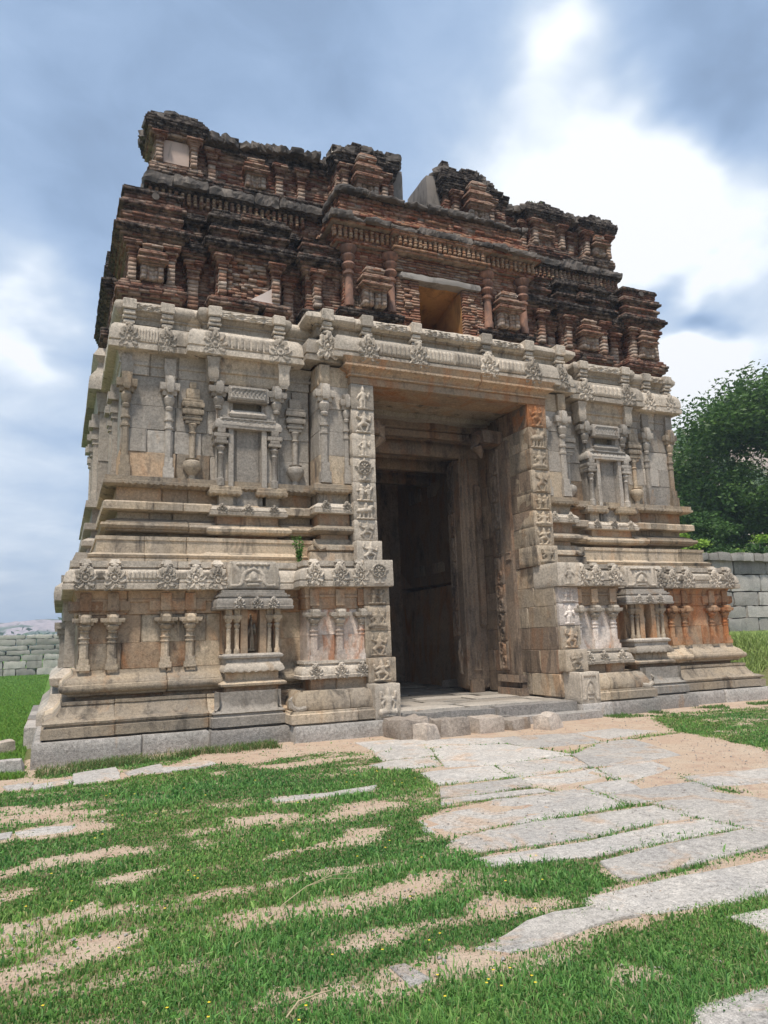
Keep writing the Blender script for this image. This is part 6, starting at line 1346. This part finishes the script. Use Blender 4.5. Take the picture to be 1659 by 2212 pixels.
def leaves(name,C,size,mat,parent,flat=.6,seed=0):
    """C: (n,3) centres; each leaf a bent quad with a random tilt"""
    g=np.random.default_rng(seed); n=len(C); u=g.normal(size=(n,3)); u[:,2]*=flat; u/=np.linalg.norm(u,axis=1)[:,None]; w=g.normal(size=(n,3)); w-= (w*u).sum(1)[:,None]*u; w/=np.linalg.norm(w,axis=1)[:,None]
    s=size*g.uniform(.6,1.3,n)[:,None] if np.isscalar(size) else size[:,None]
    nn=np.cross(u,w); V=np.stack([C-u*s,C-w*s*.45+nn*s*.1,C+u*s,C+w*s*.45+nn*s*.1],1); F=(np.arange(n)[:,None]*4+np.arange(4)[None]); T=np.repeat(g.uniform(.7,1.35,n),4); col=np.stack([T,T,T,T*0+1],1)
    return mkobj(name,V.reshape(-1,3),F,mat,parent,smooth=False,attrs={'tint':('FLOAT_COLOR',col)})
m_leafp=leafmat('small_leaf',(.06,.15,.02),(.09,.22,.03))
P0=empty('wall_plant',(3.93,12.75,3.0),'bushy little green plant rooted on the ledge left of the doorway','plant')
q=Acc(); pts=[]
for k in range(9):
    a=R_.uniform(0,6.28); l=R_.uniform(.2,.48); tip=(3.93+math.cos(a)*.10*l*2.6,12.72+math.sin(a)*.09,3.0+l); q.add(*tube([(3.93,12.75,2.99),((3.93+tip[0])/2,(12.75+tip[1])/2,3+l*.5),tip],[.006,.005,.002],5))
    for t in np.linspace(.1,1,16): 
        for _ in range(5): pts.append((3.93+(tip[0]-3.93)*t+R_.gauss(0,.022),12.75+(tip[1]-12.75)*t+R_.gauss(0,.022),3+l*t+R_.gauss(0,.02)))
q.build('stem',m_leafp,P0); leaves('foliage',np.array(pts),.019,m_leafp,P0)
P1=empty('tuft',(9.98,13.0,7.8),'small tuft of grass on top of the stone cornice right of the doorway','plant'); pts=[(9.98+R_.gauss(0,.09),12.95+R_.gauss(0,.03),7.84+abs(R_.gauss(0,.06))) for _ in range(160)]; leaves('foliage',np.array(pts),.035,m_leafp,P1,flat=2.)

for k,(x,y,z,s,lb) in enumerate(((9.05,14.1,12.5,.05,'small dry weed on the crest right of the roof gap'),(10.9,14.4,12.5,.07,'low green weed on the crest of the right brick storey'))):
    Pw=empty('weed',(x,y,z),lb,'plant'); g_=np.random.default_rng(k); C=g_.normal(size=(220,3))*np.array([s*1.3,s,s*.55])+np.array([x,y,z+s*.5]); leaves('foliage',C,.028,m_leafp,Pw,flat=1.6,seed=k)
# ================================================================= WALLS BESIDE THE GATE
def masonry(root,x0,x1,yf,z0,z1,th,rowh,lenr,mat,seed,slope=0.,jit=.02,capn=None,skipmax=300,ybase=None):
    r=random.Random(seed); z=z0; n=0
    while z<z1-.05:
        h=min(r.uniform(*rowh),z1-z); h=z1-z if z1-z-h<.1 else h
        x=x0-r.uniform(0,lenr[0])
        while x<x1:
            w=r.uniform(*lenr); q=Acc(); yy=yf+slope*(x-x0)+r.uniform(-.02,.02)
            q.add(*roughbox(x+.008,x+w-.008,yy,yy+th,z+.006,z+h-.006,(max(3,int(w/.2)),2,3),jit,seed=x*1.3+z,nf=5.)); q.build('stone_block',mat,root,auto=35); x+=w; n+=1
        z+=h
    q=Acc(); q.add(*roughbox(x0,x1,yf+.06,yf+th-.05,z0,z1-.05,(1,1,1),0)); 
    return n
WR=empty('boundary_wall',(19.,17.2,1.),'grey dry stone boundary wall with sloping capstones joining the right flank of the gateway','wall')
masonry(WR,14.4,26,17.2,.6,3.72,.6,(.30,.56),(.6,1.7),m_wall,3,jit=.045)
r=random.Random(8); x=14.4
while x<26:
    w=r.uniform(.4,.75); q=Acc(); q.add(*roughbox(x,x+w-.02,17.0,17.95,3.70,3.93+r.uniform(-.03,.05),(3,3,2),.06,seed=x*3)); q.build('capstone',m_wall,WR,auto=30); x+=w
WL=empty('field_wall',(-4,56,0),'long low wall of rough grey blocks across the lawn left of the gateway','wall')
masonry(WL,-16,2.5,56,-.1,2.62,.8,(.30,.62),(.7,2.6),m_wall,5,jit=.06)
# ledge stones on the bank at the right
q=Acc(); q.add(*roughbox(16.1,22.5,14.9,15.4,.70,.92,(20,3,2),.04)); o=q.build('ledge_stone',m_wall,None,auto=30); tag(o,'long grey stone ledge across the bank right of the gateway','stone ledge')

# ================================================================= TREES
m_leafT=leafmat('tree_leaf',(.045,.10,.018),(.10,.18,.035)); m_leafB=leafmat('bush_leaf',(.19,.33,.04),(.28,.42,.06)); m_leafS=leafmat('scrub_leaf',(.05,.11,.025),(.09,.17,.04))
def branchy(base,h,spread,seed,levels=3):
    r=random.Random(seed); q=Acc(); tips=[]
    def grow(p,d,l,rad,lv):
        pts=[p];dd=Vector(d).normalized(); rs=[rad]
        for k in range(4):
            dd=(dd+Vector((r.gauss(0,.16),r.gauss(0,.16),r.gauss(.02,.1)))).normalized(); p=p+dd*l/4; pts.append(p); rs.append(rad*(1-.16*(k+1)))
        q.add(*tube(pts,rs,7)); tips.extend(pts[2:]) if lv<=1 else None
        if lv>0:
            for k in range(3 if lv>1 else 4):
                a=r.uniform(0,6.28); nd=(dd+Vector((math.cos(a),math.sin(a),r.uniform(-.1,.55)))*spread).normalized(); grow(pts[r.choice((2,3,4))],nd,l*r.uniform(.6,.85),rad*.5,lv-1)
        else: tips.append(p)
    grow(Vector(base),(0,0,1),h,h*.075,levels); return q,tips
def tree(name,base,h,crown_c,crown_r,nclump,nleaf,leaf,mat,label,cat,seed,squash=.8,levels=3,group=None):
    o=empty(name,base,label,cat,group); q,tips=branchy(base,h*.34,.95,seed,levels); q.build('trunk',m_bark,o)
    g=np.random.default_rng(seed); C=[]
    cc=np.array(crown_c); 
    # clumps: dense shell with gaps, pulled towards branch tips
    for k in range(nclump):
        v=g.normal(size=3); v/=np.linalg.norm(v); rr_=crown_r*g.uniform(.45,1.0)**.5*(1+.16*math.sin(3*math.atan2(v[1],v[0])+seed)+.12*math.sin(5*v[2]+seed*2)); p=cc+v*rr_*np.array([1,1,squash])
        if p[2]<cc[2]-crown_r*squash*.75: continue
        s=crown_r*g.uniform(.07,.13); n=int(nleaf/nclump*g.uniform(.6,1.4)); q_=np.clip(g.normal(size=(n,3)),-1.7,1.7)*s*np.array([1.25,1.25,.55])+p; C.append(q_)
    leaves('crown',np.concatenate(C),leaf,mat,o,flat=.5,seed=seed)
    return o
tree('broad_tree',(33.2,26.6,1.2),13.,(34.0,25.8,8.2),6.4,240,125000,.12,m_leafT,'large dark green broad-crowned tree behind the boundary wall at the right','tree',3,squash=.92,levels=4)
tree('bush',(20.3,19.6,1.5),2.2,(20.0,19.4,3.7),1.15,40,9000,.07,m_leafB,'bright yellow-green bush just behind the wall beside the gateway','bush',5,levels=2)
tree('bush',(24.0,20.8,1.5),2.6,(24.2,20.6,3.9),1.4,40,9000,.08,m_leafS,'dull green shrub behind the wall under the big tree','bush',6,levels=2)
tree('bush',(27.3,22.0,1.5),2.6,(27.5,22.,4.0),1.7,40,9000,.08,m_leafB,'light green bush behind the wall at the right edge of the picture','bush',7,levels=2)
tree('bush',(17.9,14.1,.9),.8,(18.1,14.0,.75),.75,24,5000,.05,m_leafS,'dark green weeds below the stone ledge at the right edge','bush',8,levels=1)
tree('small_tree',(24.5,24.,1.5),5.,(24.8,24.4,5.2),2.2,50,14000,.10,m_leafS,'smaller green tree standing close behind the right end of the gateway','tree',9,levels=3)

# ================================================================= HILLS
def hillmat(name,rock,green,sc_):
    m,nt,N,L,b=nmat(name); q=NB(nt); P=q.geo()
    at=N.new('ShaderNodeAttribute'); at.attribute_name='rock'
    n=q.noise(P,sc_,6,.65,.3); c=q.mix(q.ramp(q.math('ADD',q.math('MULTIPLY',n,1.),q.math('MULTIPLY',at.outputs['Fac'],.55)),[(.60,0.),(.72,1.)]),green,rock)
    c=q.mix(1.,c,q.ramp(q.noise(P,sc_*6,5,.7),[(.3,.6),(.7,1.35)]),'MULTIPLY'); L.new(c,b.inputs['Base Color']); b.inputs['Roughness'].default_value=1.
    L.new(q.bump(q.noise(P,sc_*5,5,.7),.8,1.),b.inputs['Normal']); return m
def hill(name,cx,cy,rx,ry,h,mat,seed,n=90,label=None):
    xs=np.linspace(-1,1,n);X,Y=np.meshgrid(xs,xs,indexing='ij'); r2=X**2+Y**2; px,py=cx+X*rx,cy+Y*ry
    N1=fbm(np.stack([px/rx*4,py/ry*4,px*0+seed],-1),4); N2=1-abs(fbm(np.stack([px/rx*13,py/ry*13,px*0+seed+4],-1),3)); Z=h*np.clip(1-r2,0,1)**.8*(1+.5*N1)*(.75+.25*N2)
    st=np.clip(fbm(np.stack([px/rx*9,py/ry*9,px*0+seed+9],-1),3)*1.6,-1,1); Z=Z+h*.07*np.round(st*2)/2*np.clip(1-r2,0,1)-1.5
    a=(np.arange(n-1)[:,None]*n+np.arange(n-1)[None]).ravel(); F=np.stack([a,a+n,a+n+1,a+1],1)
    o=mkobj(name,np.stack([px,py,Z],-1).reshape(-1,3),F,mat,None,attrs={'rock':('FLOAT',(st*.5+.3).ravel())}); o['kind']='structure'; return o
m_h1=hillmat('far_hill',(.42,.34,.33),(.10,.13,.06),.03); m_h2=hillmat('near_hill',(.45,.36,.30),(.07,.11,.035),.08)
hill('rocky_hill',20,760,230,150,27,m_h1,2.)
hill('rocky_hill',-170,800,200,150,14,m_h1,5.)
hill('boulder_hill',128,118,62,45,44,m_h2,7.,n=120)
# boulders on the slope seen past the tree
r=random.Random(12)
for k in range(46):
    a=r.uniform(0,6.28); t=r.uniform(.15,.8); x=128+math.cos(a)*62*t; y=118+math.sin(a)*45*t; s=r.uniform(1.5,4.5); z=44*max(0,1-t*t)**.8*.85
    if x+y>225: continue
    V,F=roughbox(x-s,x+s,y-s,y+s,z-s*.6,z+s*.8,(4,4,3),s*.5,seed=k); V=np.asarray(V); o=mkobj('boulder',V,F,m_h2,None,auto=50); tag(o,'pale brown boulder on the rocky hill behind the right-hand tree','boulder','boulders on the hill behind the tree')
for k,(x,y,s) in enumerate(((-14,430,4),(-9,440,5),(2,450,6.5),(-22,425,5),(-4,470,4))):
    V,F=roughbox(x-s,x+s,y-s,y+s,-1,s*.95,(4,4,3),s*.5,seed=k+.5); o=mkobj('boulder',V,F,m_h1,None,auto=50); tag(o,'pale boulder in the scrub beyond the left field wall','boulder','boulders in the scrub beyond the field wall')
# scrub belt beyond the field wall
g=np.random.default_rng(5); n=26000; x=g.uniform(-90,60,n); y=g.uniform(380,640,n); z=g.gamma(2,1.4,n)
o=leaves('scrub_woodland',np.stack([x,y,z],1),1.6,m_leafS,None,seed=5); tag(o,'belt of green scrub in front of the distant hill on the left','scrub',kind='stuff')
HZ=True
if HZ:
    me=bpy.data.meshes.new('haze'); 
    V,F=roughbox(-420,420,-60,1000,-6,75,(1,1,1),0); V=np.array([( -420 if v[0]<0 else 420, -60 if v[1]<400 else 1000, -6 if v[2]<30 else 75) for v in V],float)
    hm=bpy.data.materials.new('haze_air'); hm.use_nodes=True; nt=hm.node_tree; nt.nodes.clear(); ou=nt.nodes.new('ShaderNodeOutputMaterial'); pv=nt.nodes.new('ShaderNodeVolumePrincipled'); pv.inputs['Density'].default_value=.0011; pv.inputs['Color'].default_value=(.72,.84,1.,1); pv.inputs['Anisotropy'].default_value=.2; nt.links.new(pv.outputs[0],ou.inputs['Volume'])
    o=mkobj('haze',V,F,hm,None,smooth=False); o['kind']='stuff'; o['label']='thin blue haze over the plain between the gate and the hills'; o['category']='haze'
